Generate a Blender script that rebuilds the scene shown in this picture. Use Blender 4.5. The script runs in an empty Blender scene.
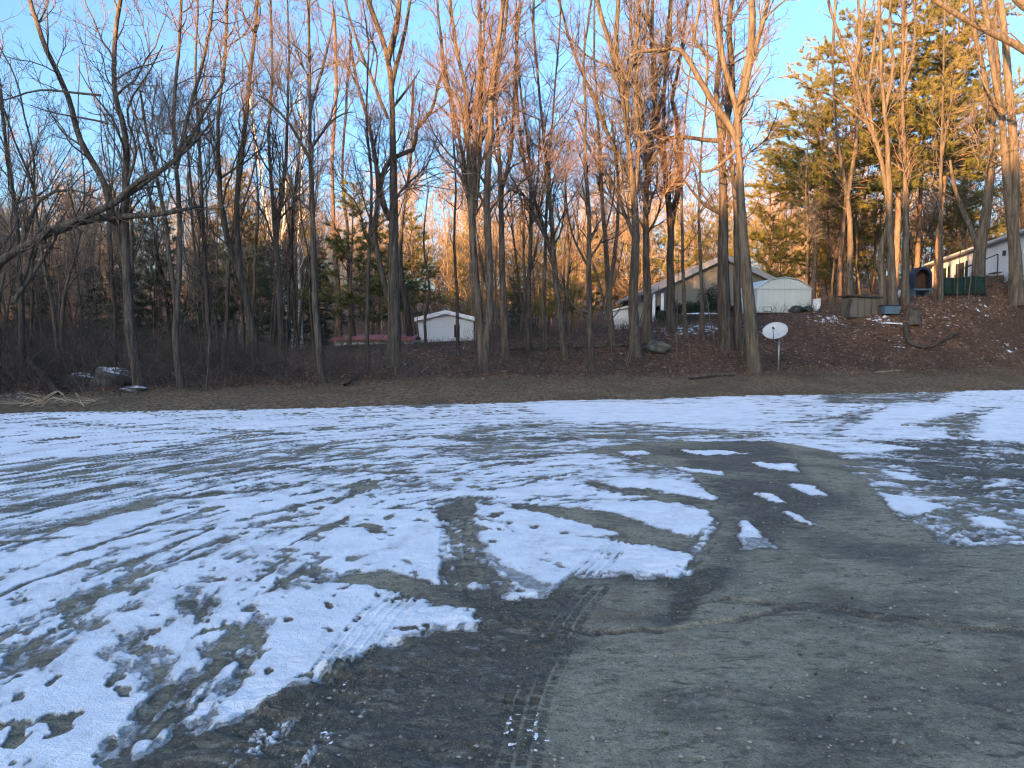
import bpy, bmesh, math, os
import numpy as np
from mathutils import Vector, Matrix

RNG = np.random.default_rng(7)
scene = bpy.context.scene
COL = scene.collection

# ------------------------------------------------------------------ camera
FPX, CX, CY = 773.0, 512.0, 384.0
CAM_H = 1.6
PITCH = math.atan(44 / FPX)
cp, sp_ = math.cos(PITCH), math.sin(PITCH)
cam_data = bpy.data.cameras.new('camera')
cam = bpy.data.objects.new('camera', cam_data)
COL.objects.link(cam)
cam.location = (0, 0, CAM_H)
cam.rotation_euler = (math.pi / 2 - PITCH, 0, 0)
cam_data.sensor_width = 36
cam_data.lens = 36 * FPX / 1024
cam_data.clip_end = 3000
scene.camera = cam


def ray(px, py):
    u, v = (px - CX) / FPX, (CY - py) / FPX
    return np.array([u, cp + v * sp_, -sp_ + v * cp])


def at(px, py, Y):
    """point at forward distance Y metres seen in the direction of a picture point"""
    d = ray(px, py)
    return np.array([0, 0, CAM_H]) + d * (Y / d[1])


def flat(px, py):
    d = ray(px, py)
    k = -CAM_H / d[2]
    return d[0] * k, d[1] * k


# ------------------------------------------------------------------ noise
def _hash(ix, iy, seed):
    v = np.sin(ix * 127.1 + iy * 311.7 + seed * 74.7) * 43758.5453
    return v - np.floor(v)


def vnoise(x, y, seed=0):
    ix, iy = np.floor(x), np.floor(y)
    fx, fy = x - ix, y - iy
    fx = fx * fx * (3 - 2 * fx)
    fy = fy * fy * (3 - 2 * fy)
    a, b = _hash(ix, iy, seed), _hash(ix + 1, iy, seed)
    c, d = _hash(ix, iy + 1, seed), _hash(ix + 1, iy + 1, seed)
    return (a + (b - a) * fx) * (1 - fy) + (c + (d - c) * fx) * fy * 1.0


def fbm(x, y, octv=4, seed=0, gain=.5):
    s, a, tot = 0, 1, 0
    for o in range(octv):
        s = s + a * (vnoise(x * 2 ** o, y * 2 ** o, seed + o * 13) * 2 - 1)
        tot += a
        a *= gain
    return s / tot


def sstep(a, b, v):
    t = np.clip((v - a) / (b - a), 0, 1)
    return t * t * (3 - 2 * t)


# ------------------------------------------------------------------ terrain height
BX = [-30, -12, -4, 2, 6, 9, 14, 17, 20, 23, 27, 34]
BV = [.35, .4, .7, 1.0, 1.5, 1.9, 2.3, 2.8, 3.15, 3.7, 4.3, 4.8]


def edge_t(x, y):
    x = np.asarray(x, float); y = np.asarray(y, float)
    ye = 20.2 + .29 * x - .6 * np.exp(-((x + 4) / 5.0) ** 2)
    return (y - ye) * .96


def hgt(x, y):
    x = np.asarray(x, float); y = np.asarray(y, float)
    t = edge_t(x, y)
    xs = x * np.clip(36.0 / np.maximum(y, 36), .5, 1)      # far away the bank fans out
    m = np.interp(xs, [-12, -2], [.05, .115])
    B = np.interp(xs, BX, BV)
    w = np.interp(xs, [10, 19], [11, 8.0])
    k = np.interp(xs, [-25, -5, 3, 14, 20, 30], [.01, .012, .015, .045, .08, .1])
    tp = np.maximum(t, 0)
    z = m * np.minimum(tp, 4.5) + B * sstep(3.6, w, tp) + k * np.clip(tp - w, 0, 30)
    z = z + .09 * np.clip(tp - 48, 0, 200)
    z = z + sstep(1, 6, tp) * .09 * fbm(x * .5, y * .5, 3, 5)
    return z


def hz(x, y):
    return float(hgt(np.array([x]), np.array([y]))[0])


def hit(px, py, ymin=18, ymax=70):
    """where the line of sight meets the terrain"""
    d = ray(px, py)
    ys = np.arange(ymin, ymax, .1)
    xs = d[0] * ys / d[1]
    zz = CAM_H + d[2] * ys / d[1]
    below = np.nonzero(zz < hgt(xs, ys))[0]
    i = below[0] if len(below) else len(ys) - 1
    return ys[i]


# ------------------------------------------------------------------ materials
def new_mat(name):
    m = bpy.data.materials.new(name)
    m.use_nodes = True
    nt = m.node_tree
    nt.nodes.clear()
    out = nt.nodes.new('ShaderNodeOutputMaterial')
    b = nt.nodes.new('ShaderNodeBsdfPrincipled')
    nt.links.new(b.outputs[0], out.inputs[0])
    return m, nt, b


class N:
    """small helper for wiring nodes"""
    def __init__(self, nt):
        self.nt = nt

    def node(self, typ, **kw):
        n = self.nt.nodes.new(typ)
        for k, v in kw.items():
            setattr(n, k, v)
        return n

    def link(self, a, b):
        self.nt.links.new(a, b)

    def put(self, sock, v):
        if hasattr(v, 'is_output'):
            self.nt.links.new(v, sock)
        elif v is not None:
            sock.default_value = v

    def noise(self, vec, scale, detail=4, rough=.55, dist=0):
        n = self.node('ShaderNodeTexNoise')
        self.put(n.inputs['Vector'], vec)
        n.inputs['Scale'].default_value = scale
        n.inputs['Detail'].default_value = detail
        n.inputs['Roughness'].default_value = rough
        n.inputs['Distortion'].default_value = dist
        return n.outputs[0]

    def math(self, op, a, b=None, c=None):
        n = self.node('ShaderNodeMath', operation=op)
        self.put(n.inputs[0], a)
        if b is not None: self.put(n.inputs[1], b)
        if c is not None: self.put(n.inputs[2], c)
        return n.outputs[0]

    def ramp(self, v, a, b):
        n = self.node('ShaderNodeMapRange', interpolation_type='SMOOTHSTEP')
        self.put(n.inputs[0], v)
        n.inputs[1].default_value = a
        n.inputs[2].default_value = b
        return n.outputs[0]

    def mix(self, f, a, b):
        n = self.node('ShaderNodeMix', data_type='RGBA')
        self.put(n.inputs[0], f)
        for s, v in ((n.inputs[6], a), (n.inputs[7], b)):
            if isinstance(v, tuple): v = (*v, 1)
            self.put(s, v)
        return n.outputs[2]

    def scaled(self, vec, s):
        n = self.node('ShaderNodeMapping')
        self.put(n.inputs[0], vec)
        n.inputs['Scale'].default_value = s
        return n.outputs[0]

    def bump(self, h, strength, dist, normal=None):
        n = self.node('ShaderNodeBump')
        self.put(n.inputs['Height'], h)
        n.inputs['Strength'].default_value = strength
        n.inputs['Distance'].default_value = dist
        if normal is not None: self.put(n.inputs['Normal'], normal)
        return n.outputs[0]


def pos_of(n):
    return n.node('ShaderNodeNewGeometry').outputs['Position']


def obj_of(n):
    return n.node('ShaderNodeTexCoord').outputs['Object']


def rough_mat(name, c1, c2, scale=3, stretch=(1, 1, 1), rough=.8, bump=.3, bdist=.02, spec=.3, detail=5, c3=None):
    m, nt, b = new_mat(name)
    n = N(nt)
    v = n.scaled(obj_of(n), stretch)
    f = n.ramp(n.noise(v, scale, detail), .35, .65)
    c = n.mix(f, c1, c2)
    if c3:
        c = n.mix(n.ramp(n.noise(v, scale * 4.3, 3), .52, .7), c, c3)
    n.put(b.inputs['Base Color'], c)
    b.inputs['Roughness'].default_value = rough
    b.inputs['Specular IOR Level'].default_value = spec
    if bump:
        n.put(b.inputs['Normal'], n.bump(n.noise(v, scale * 3, 4), bump, bdist))
    return m


M = {}
M['bark'] = rough_mat('grey_bark', (.055, .046, .038), (.13, .11, .09), 12, (1, 1, .12), .9, 1.0, .06, .15, 6, (.06, .05, .042))
M['bark_pale'] = rough_mat('pale_bark', (.068, .056, .043), (.15, .122, .092), 11, (1, 1, .13), .9, 1.0, .06, .15, 6, (.10, .085, .07))
M['bark_dark'] = rough_mat('dark_bark', (.04, .034, .03), (.095, .08, .068), 12, (1, 1, .12), .9, 1.0, .06, .15, 6)
M['bark_pine'] = rough_mat('pine_bark', (.10, .07, .05), (.2, .135, .095), 8, (1, 1, .3), .9, .9, .04, .15, 6, (.06, .045, .04))
M['twig'] = rough_mat('twig_bark', (.13, .09, .07), (.22, .155, .12), 1.5, (1, 1, 1), .85, 0, 0, .2)
M['twig_grey'] = rough_mat('grey_twig', (.10, .088, .075), (.2, .17, .14), 1.5, (1, 1, 1), .85, 0, 0, .2)
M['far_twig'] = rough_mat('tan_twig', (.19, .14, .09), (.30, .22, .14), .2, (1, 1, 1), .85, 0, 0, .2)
M['brush'] = rough_mat('brush_stem', (.062, .051, .043), (.14, .114, .093), .8, (1, 1, 1), .9, 0, 0, .1)
M['straw'] = rough_mat('dead_straw', (.28, .22, .15), (.44, .36, .25), 3, (1, 1, 1), .9, 0, 0, .1)
M['grass'] = rough_mat('dead_grass', (.13, .095, .055), (.27, .2, .12), .7, (1, 1, 1), .9, 0, 0, .1)


def birch_mat():
    m, nt, b = new_mat('birch_bark'); n = N(nt)
    v = n.scaled(obj_of(n), (1.2, 1.2, 7))
    f = n.ramp(n.noise(v, 2.2, 4), .56, .64)
    n.put(b.inputs['Base Color'], n.mix(f, (.55, .53, .48), (.07, .06, .055)))
    b.inputs['Roughness'].default_value = .7
    return m
M['birch'] = birch_mat()


def foliage_mat(name, c1, c2, scale=.9):
    m, nt, b = new_mat(name); n = N(nt)
    f = n.ramp(n.noise(obj_of(n), scale, 4), .35, .65)
    n.put(b.inputs['Base Color'], n.mix(f, c1, c2))
    b.inputs['Roughness'].default_value = .65
    b.inputs['Specular IOR Level'].default_value = .25
    return m
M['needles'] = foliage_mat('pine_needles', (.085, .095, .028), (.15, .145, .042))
M['needles_shade'] = foliage_mat('shaded_pine_needles', (.04, .055, .028), (.08, .09, .04))  # darker copy of the pine needles, shade put into the colour
M['needles_gold'] = foliage_mat('sunlit_pine_needles', (.12, .12, .034), (.20, .175, .048))  # golden copy of the pine needles, sunlight put into the colour
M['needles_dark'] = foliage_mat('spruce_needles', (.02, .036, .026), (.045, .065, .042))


def leaf_mat():
    m, nt, b = new_mat('fallen_leaf'); n = N(nt)
    r = n.node('ShaderNodeNewGeometry').outputs['Random Per Island']
    c = n.mix(n.ramp(r, .1, .7), (.07, .037, .024), (.19, .10, .062))
    c = n.mix(n.ramp(r, .93, 1.0), c, (.32, .25, .18))
    n.put(b.inputs['Base Color'], c)
    b.inputs['Roughness'].default_value = .7
    return m
M['leaf'] = leaf_mat()


def pebble_mat():
    m, nt, b = new_mat('pebble'); n = N(nt)
    r = n.node('ShaderNodeNewGeometry').outputs['Random Per Island']
    n.put(b.inputs['Base Color'], n.mix(r, (.05, .045, .035), (.38, .35, .30)))
    b.inputs['Roughness'].default_value = .8
    return m
M['pebble'] = pebble_mat()


def terrain_mat():
    m, nt, b = new_mat('leaf_litter_ground'); n = N(nt)
    p = pos_of(n)
    grass = n.node('ShaderNodeAttribute', attribute_name='grass').outputs['Fac']
    snow = n.node('ShaderNodeAttribute', attribute_name='snow').outputs['Fac']
    big = n.noise(p, .55, 4)
    fine = n.noise(p, 9, 5, .7)
    vo = n.node('ShaderNodeTexVoronoi'); n.put(vo.inputs['Vector'], p); vo.inputs['Scale'].default_value = 11
    sep = n.node('ShaderNodeSeparateColor'); n.link(vo.outputs['Color'], sep.inputs[0])
    leaf = n.mix(sep.outputs[0], (.052, .029, .019), (.145, .082, .052))
    leaf = n.mix(n.ramp(sep.outputs[1], .94, .98), leaf, (.26, .2, .145))
    leaf = n.mix(n.math('MULTIPLY', n.ramp(big, .42, .62), .6), leaf, (.05, .035, .026))
    gr = n.mix(n.ramp(fine, .35, .65), (.07, .049, .03), (.22, .155, .095))
    gr = n.mix(n.math('MULTIPLY', n.ramp(big, .45, .6), .5), gr, (.085, .065, .04))
    gf = n.ramp(n.math('ADD', grass, n.math('MULTIPLY', n.math('SUBTRACT', n.noise(p, 1.6, 4), .5), .9)), .35, .65)
    c = n.mix(gf, leaf, gr)
    sf = n.ramp(n.math('ADD', snow, n.math('MULTIPLY', n.math('SUBTRACT', n.noise(p, 4.5, 5, .7), .5), 2.0)), .5, .62)
    c = n.mix(sf, c, (.72, .75, .8))
    n.put(b.inputs['Base Color'], c)
    b.inputs['Roughness'].default_value = .9
    b.inputs['Specular IOR Level'].default_value = .15
    n.put(b.inputs['Normal'], n.bump(n.math('ADD', fine, n.math('MULTIPLY', vo.outputs['Distance'], .8)), .8, .06))
    return m
M['terrain'] = terrain_mat()


def lot_mat():
    m, nt, b = new_mat('snow_and_mud'); n = N(nt)
    p = pos_of(n)
    S = n.node('ShaderNodeAttribute', attribute_name='snow').outputs['Fac']
    dark = n.node('ShaderNodeAttribute', attribute_name='dark').outputs['Fac']
    n1 = n.math('SUBTRACT', n.noise(p, 9, 6, .65), .5)
    n2 = n.math('SUBTRACT', n.noise(p, 42, 4, .6), .5)
    n3 = n.math('SUBTRACT', n.noise(p, 130, 3, .6), .5)
    s = n.math('ADD', S, n.math('ADD', n.math('MULTIPLY', n1, .20), n.math('ADD', n.math('MULTIPLY', n2, .34), n.math('MULTIPLY', n3, .26))))
    # bare gravel: fine grains over broad wet and dry areas
    g1 = n.noise(p, 1.3, 6, .6, .3)
    g2 = n.noise(p, 24, 5, .75)
    g3 = n.noise(p, 210, 2, .6)
    dry = n.mix(n.ramp(g2, .3, .7), (.20, .178, .118), (.375, .33, .228))
    dry = n.mix(n.ramp(g1, .45, .7), dry, (.155, .132, .082))
    wet = n.mix(n.ramp(g2, .3, .7), (.046, .042, .031), (.14, .124, .09))
    df = n.ramp(n.math('ADD', dark, n.math('MULTIPLY', n.math('SUBTRACT', g1, .5), 1.0)), .2, .85)
    mud = n.mix(df, dry, wet)
    mud = n.mix(n.math('MULTIPLY', n.ramp(g3, .62, .7), .55), mud, (.33, .32, .29))
    mud = n.mix(n.math('MULTIPLY', n.ramp(g3, .40, .32), .6), mud, (.03, .028, .024))
    g4 = n.noise(p, 75, 3, .7)
    g5 = n.noise(n.scaled(p, (1, 2.2, 1)), 5.5, 6, .7, .6)
    mud = n.mix(n.math('MULTIPLY', n.ramp(g5, .50, .66), .75), mud, (.06, .055, .042))
    mud = n.mix(n.math('MULTIPLY', n.ramp(g5, .46, .32), .5), mud, (.36, .33, .25))
    mud = n.mix(n.math('MULTIPLY', n.ramp(g4, .56, .66), .7), mud, (.045, .04, .032))
    mud = n.mix(n.math('MULTIPLY', n.ramp(g4, .42, .32), .6), mud, (.34, .31, .25))
    slush = n.mix(n.ramp(n.noise(p, 16, 5, .7), .4, .62), (.24, .24, .23), (.46, .47, .48))
    snowc = n.mix(n.ramp(n.noise(p, 3.0, 5), .35, .7), (.91, .92, .935), (.80, .82, .85))
    snowc = n.mix(n.math('MULTIPLY', n.ramp(n.noise(p, 70, 3), .66, .74), .5), snowc, (.33, .3, .27))
    f1 = n.ramp(s, -.13, .01)
    f2 = n.ramp(s, .05, .15)
    c = n.mix(f1, mud, slush)
    snowc = n.mix(n.math('MULTIPLY', n.ramp(s, .50, .12), .45), snowc, (.50, .50, .49))
    c = n.mix(f2, c, snowc)
    n.put(b.inputs['Base Color'], c)
    rough = n.math('SUBTRACT', .85, n.math('MULTIPLY', n.math('MULTIPLY', df, n.ramp(g1, .4, .6)), .3))
    n.put(b.inputs['Roughness'], n.math('MAXIMUM', rough, n.math('MULTIPLY', f2, .7)))
    b.inputs['Specular IOR Level'].default_value = .3
    h = n.math('ADD', n.math('MULTIPLY', f2, .9), n.math('ADD', n.math('ADD', n.math('MULTIPLY', g2, .9), n.math('MULTIPLY', g4, .6)), n.math('MULTIPLY', g3, .3)))
    n.put(b.inputs['Normal'], n.bump(h, .9, .02))
    return m
M['lot'] = lot_mat()


def plain(name, c, rough=.6, spec=.4, metallic=0, var=.15, scale=4, stretch=(1, 1, 1), bump=0):
    c2 = tuple(x * (1 - var) for x in c)
    m = rough_mat(name, c, c2, scale, stretch, rough, bump, .01, spec)
    m.node_tree.nodes['Principled BSDF'].inputs['Metallic'].default_value = metallic
    return m


def siding(name, c, pitch=.12, vertical=False, gap=.12):
    m, nt, b = new_mat(name); n = N(nt)
    o = obj_of(n)
    sx = n.node('ShaderNodeSeparateXYZ'); n.link(o, sx.inputs[0])
    co = n.math('ADD', sx.outputs[0], sx.outputs[1]) if vertical else sx.outputs[2]
    fr = n.math('FRACT', n.math('DIVIDE', co, pitch))
    line = n.ramp(fr, gap, 0)
    d = n.ramp(n.noise(n.scaled(o, (1, 1, .3)), 1.2, 5), .35, .75)
    cc = n.mix(n.math('MULTIPLY', d, .35), c, tuple(x * .6 for x in c))
    cc = n.mix(n.math('MULTIPLY', line, .5), cc, tuple(x * .35 for x in c))
    n.put(b.inputs['Base Color'], cc)
    b.inputs['Roughness'].default_value = .55
    n.put(b.inputs['Normal'], n.bump(fr, .5, .02))
    return m


M['white_siding'] = siding('white_siding', (.66, .69, .72), .12)
M['white_siding_long'] = siding('white_vertical_siding', (.78, .80, .83), .3, True)
M['tan_siding'] = siding('tan_siding', (.18, .17, .145), .15)
M['pale_siding'] = siding('pale_siding', (.62, .62, .58), .15)
M['mint_metal'] = siding('mint_metal', (.55, .59, .56), .28, True, .08)
M['mint_roof'] = plain('mint_roof_metal', (.50, .56, .52), .5, .4, 0, .2, 2)
M['white_trim'] = plain('white_trim', (.78, .79, .8), .5)
M['grey_trim'] = plain('weathered_trim', (.30, .30, .30), .6)
M['roof_grey'] = plain('grey_roofing', (.22, .22, .22), .8, .2, 0, .3, 6)
M['roof_light'] = plain('snowy_roofing', (.6, .62, .65), .8, .2, 0, .25, 3)
M['red_roof'] = plain('red_roofing', (.36, .12, .10), .6, .3, 0, .3, 2)
M['dark'] = plain('dark_recess', (.02, .02, .022), .6, .3, 0, .3, 5)
M['glass'] = plain('window_glass', (.03, .035, .04), .08, .6, 0, .2, 2)
M['dish'] = plain('grey_dish_paint', (.40, .43, .45), .45, .4, 0, .12, 5)
M['metal'] = plain('galvanised_metal', (.30, .31, .32), .45, .5, .6, .25, 8)
M['old_wood'] = siding('weathered_boards', (.10, .085, .068), .22, True, .06)
M['old_board'] = plain('weathered_board', (.11, .09, .072), .85, .2, 0, .4, 5, (1, 1, .2), .4)
M['dark_wood'] = plain('dark_board', (.05, .045, .04), .8, .2, 0, .4, 5)
M['blue'] = plain('blue_plastic', (.012, .017, .04), .5, .4)
M['teal'] = plain('dull_blue_plastic', (.08, .13, .18), .5, .4)
M['green'] = plain('dark_green_cover', (.008, .028, .024), .75, .2, 0, .4, 3)
M['green_bag'] = plain('dark_green_plastic', (.015, .035, .03), .4, .5, 0, .4, 8, (1, 1, 1), .5)
M['brown'] = plain('brown_backing', (.075, .045, .028), .9, .2, 0, .4, 3)
M['black'] = plain('black_paint', (.02, .02, .022), .5, .4)
M['rock'] = rough_mat('grey_rock', (.06, .065, .055), (.13, .13, .115), 3, (1, 1, 1), .9, .8, .04, .2)
M['snow'] = plain('old_snow', (.8, .82, .86), .75, .2, 0, .1, 6, (1, 1, 1), .5)


def snow_rock():
    m, nt, b = new_mat('rock_with_snow_cap'); n = N(nt)
    g = n.node('ShaderNodeNewGeometry')
    sx = n.node('ShaderNodeSeparateXYZ'); n.link(g.outputs['Normal'], sx.inputs[0])
    s = n.math('ADD', sx.outputs[2], n.math('MULTIPLY', n.math('SUBTRACT', n.noise(g.outputs['Position'], 5, 5), .5), 1.6))
    n.put(b.inputs['Base Color'], n.mix(n.ramp(s, .75, 1.1), (.06, .058, .055), (.55, .57, .6)))
    b.inputs['Roughness'].default_value = .85
    return m
M['snow_rock'] = snow_rock()


# ------------------------------------------------------------------ mesh helpers
def mesh_from(name, V, Q=None, T=None, mat=None, smooth=True):
    me = bpy.data.meshes.new(name)
    V = np.asarray(V, np.float32)
    loops, starts, totals = [], [], []
    pos = 0
    if Q is not None and len(Q):
        Q = np.asarray(Q, np.int32)
        loops.append(Q.ravel()); starts.append(np.arange(len(Q)) * 4); totals.append(np.full(len(Q), 4)); pos = len(Q) * 4
    if T is not None and len(T):
        T = np.asarray(T, np.int32)
        loops.append(T.ravel()); starts.append(pos + np.arange(len(T)) * 3); totals.append(np.full(len(T), 3))
    loops = np.concatenate(loops).astype(np.int32)
    starts = np.concatenate(starts).astype(np.int32)
    me.vertices.add(len(V)); me.vertices.foreach_set('co', V.ravel())
    me.loops.add(len(loops)); me.loops.foreach_set('vertex_index', loops)
    me.polygons.add(len(starts)); me.polygons.foreach_set('loop_start', starts)
    me.update(calc_edges=True)
    me.validate(verbose=False)
    if smooth:
        me.polygons.foreach_set('use_smooth', np.ones(len(me.polygons), bool))
    if mat is not None:
        me.materials.append(mat)
    return me


def link(name, me, parent=None):
    o = bpy.data.objects.new(name, me)
    COL.objects.link(o)
    if parent is not None:
        o.parent = parent
    return o


def tag(o, label=None, cat=None, group=None, kind=None):
    if label: o['label'] = label
    if cat: o['category'] = cat
    if group: o['group'] = group
    if kind: o['kind'] = kind
    return o


def thing(name, label, cat, loc=(0, 0, 0), rz=0, group=None):
    e = bpy.data.objects.new(name, None)
    e.empty_display_size = .2
    COL.objects.link(e)
    e.location = tuple(float(v) for v in loc)
    e.rotation_euler = (0, 0, rz)
    return tag(e, label, cat, group)


class MB:
    """collects shapes into one mesh"""
    def __init__(self):
        self.bm = bmesh.new()

    def box(self, c, s, rot=None, bevel=0):
        r = bmesh.ops.create_cube(self.bm, size=1)
        vs = r['verts']
        mat = Matrix.Translation(Vector(c)) @ (rot.to_4x4() if rot is not None else Matrix()) @ Matrix.Diagonal((*s, 1))
        bmesh.ops.transform(self.bm, matrix=mat, verts=vs)
        if bevel:
            es = list({e for v in vs for e in v.link_edges})
            bmesh.ops.bevel(self.bm, geom=es, offset=bevel, segments=2, affect='EDGES', profile=.5)
        return self

    def bar(self, a, b, r, n=8, r2=None):
        a, b = Vector(a), Vector(b)
        d = b - a
        q = d.to_track_quat('Z', 'Y').to_matrix().to_4x4()
        bmesh.ops.create_cone(self.bm, cap_ends=True, segments=n, radius1=r, radius2=r if r2 is None else r2, depth=d.length,
                              matrix=Matrix.Translation((a + b) / 2) @ q)
        return self

    def prism(self, pts, y0, y1):
        """outline in x,z pushed from y0 to y1"""
        f = [self.bm.verts.new((p[0], y0, p[1])) for p in pts]
        g = [self.bm.verts.new((p[0], y1, p[1])) for p in pts]
        k = len(pts)
        self.bm.faces.new(f); self.bm.faces.new(g[::-1])
        for i in range(k):
            j = (i + 1) % k
            self.bm.faces.new((f[j], f[i], g[i], g[j]))
        return self

    def blob(self, c, s, seed=0, amp=.2, sub=3):
        r = bmesh.ops.create_icosphere(self.bm, subdivisions=sub, radius=1)
        rr = np.random.default_rng(seed)
        ph = rr.uniform(0, 6, 9)
        for v in r['verts']:
            p = v.co
            k = 1 + amp * (math.sin(3 * p.x + ph[0]) * math.sin(2.6 * p.y + ph[1]) + .6 * math.sin(5 * p.z + ph[2] + 3 * p.x) + .4 * math.sin(8 * p.y + ph[3] + 5 * p.z))
            v.co = Vector((p.x * k * s[0] + c[0], p.y * k * s[1] + c[1], p.z * k * s[2] + c[2]))
        return self

    def build(self, name, mat, parent=None, smooth=False):
        bmesh.ops.recalc_face_normals(self.bm, faces=self.bm.faces)
        me = bpy.data.meshes.new(name)
        self.bm.to_mesh(me); self.bm.free()
        me.materials.append(mat)
        if smooth:
            me.polygons.foreach_set('use_smooth', np.ones(len(me.polygons), bool))
        return link(name, me, parent)


# ------------------------------------------------------------------ tubes and branching
def unit(v):
    return v / np.maximum(np.linalg.norm(v, axis=-1, keepdims=True), 1e-9)


def tubes(P, R, sides):
    """P (N,K,3) centre lines, R (N,K) radii -> verts, quads"""
    Nn, K, _ = P.shape
    tan = np.empty_like(P)
    tan[:, 1:-1] = P[:, 2:] - P[:, :-2]
    tan[:, 0] = P[:, 1] - P[:, 0]
    tan[:, -1] = P[:, -1] - P[:, -2]
    tan = unit(tan)
    mean = unit(P[:, -1] - P[:, 0] + 1e-6)
    ref = np.where(np.abs(mean[:, 2:3]) < .8, np.array([[0, 0, 1.]]), np.array([[1., 0, 0]]))
    n1 = unit(np.cross(np.broadcast_to(ref[:, None, :], P.shape), tan))
    n2 = np.cross(tan, n1)
    a = np.arange(sides) * 2 * np.pi / sides
    V = P[:, :, None, :] + R[:, :, None, None] * (np.cos(a)[None, None, :, None] * n1[:, :, None, :] + np.sin(a)[None, None, :, None] * n2[:, :, None, :])
    idx = np.arange(Nn * K * sides).reshape(Nn, K, sides)
    nx = np.roll(idx, -1, axis=2)
    Q = np.stack([idx[:, :-1], nx[:, :-1], nx[:, 1:], idx[:, 1:]], -1).reshape(-1, 4)
    return V.reshape(-1, 3), Q


class Acc:
    def __init__(self):
        self.V, self.Q, self.T, self.n = [], [], [], 0

    def add(self, V, Q=None, T=None):
        if Q is not None: self.Q.append(Q + self.n)
        if T is not None: self.T.append(T + self.n)
        self.V.append(V); self.n += len(V)

    def mesh(self, name, mat, smooth=True):
        return mesh_from(name, np.concatenate(self.V), np.concatenate(self.Q) if self.Q else None,
                         np.concatenate(self.T) if self.T else None, mat, smooth)


def grow(start, d, length, K, wig, up, rng):
    n = len(start)
    P = np.empty((n, K, 3))
    P[:, 0] = start
    d = d.copy()
    step = (length / (K - 1))[:, None]
    for k in range(1, K):
        d = d + rng.normal(0, wig, (n, 3))
        d[:, 2] += up
        d = unit(d)
        P[:, k] = P[:, k - 1] + d * step
    return P


def taper(r0, K, end=.25, power=1.0):
    f = np.linspace(0, 1, K) ** power
    return r0[:, None] * (1 - f * (1 - end))[None, :]


def spawn(P, R, par, frac, angle, rng):
    """points on parent lines with directions leaving them"""
    K = P.shape[1]
    s = frac * (K - 1)
    i = np.minimum(s.astype(int), K - 2)
    f = (s - i)[:, None]
    p = P[par, i] * (1 - f) + P[par, i + 1] * f
    r = R[par, i] * (1 - f[:, 0]) + R[par, i + 1] * f[:, 0]
    t = unit(P[par, i + 1] - P[par, i])
    q = rng.normal(0, 1, t.shape)
    q = unit(q - (q * t).sum(-1, keepdims=True) * t)
    d = np.cos(angle)[:, None] * t + np.sin(angle)[:, None] * q
    return p, r, d


def resample(pts, rad, step=.35, wig=0, rng=None):
    pts = np.asarray(pts, float)
    # Catmull-Rom through the control points
    P = np.vstack([2 * pts[0] - pts[1], pts, 2 * pts[-1] - pts[-2]])
    rad = np.asarray(rad, float)
    out, ro = [], []
    for i in range(len(pts) - 1):
        p0, p1, p2, p3 = P[i:i + 4]
        k = max(2, int(np.linalg.norm(p2 - p1) / step))
        for t in np.linspace(0, 1, k, endpoint=False):
            out.append(.5 * ((2 * p1) + (p2 - p0) * t + (2 * p0 - 5 * p1 + 4 * p2 - p3) * t * t + (3 * p1 - p0 - 3 * p2 + p3) * t ** 3))
            ro.append(rad[i] * (1 - t) + rad[i + 1] * t)
    out.append(pts[-1]); ro.append(rad[-1])
    out, ro = np.array(out), np.array(ro)
    if wig and rng is not None:
        w = np.cumsum(rng.normal(0, wig, out.shape), 0)
        w -= np.linspace(0, 1, len(w))[:, None] * w[-1]
        out = out + w * np.array([1, 1, .2])
    return out, ro


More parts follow.
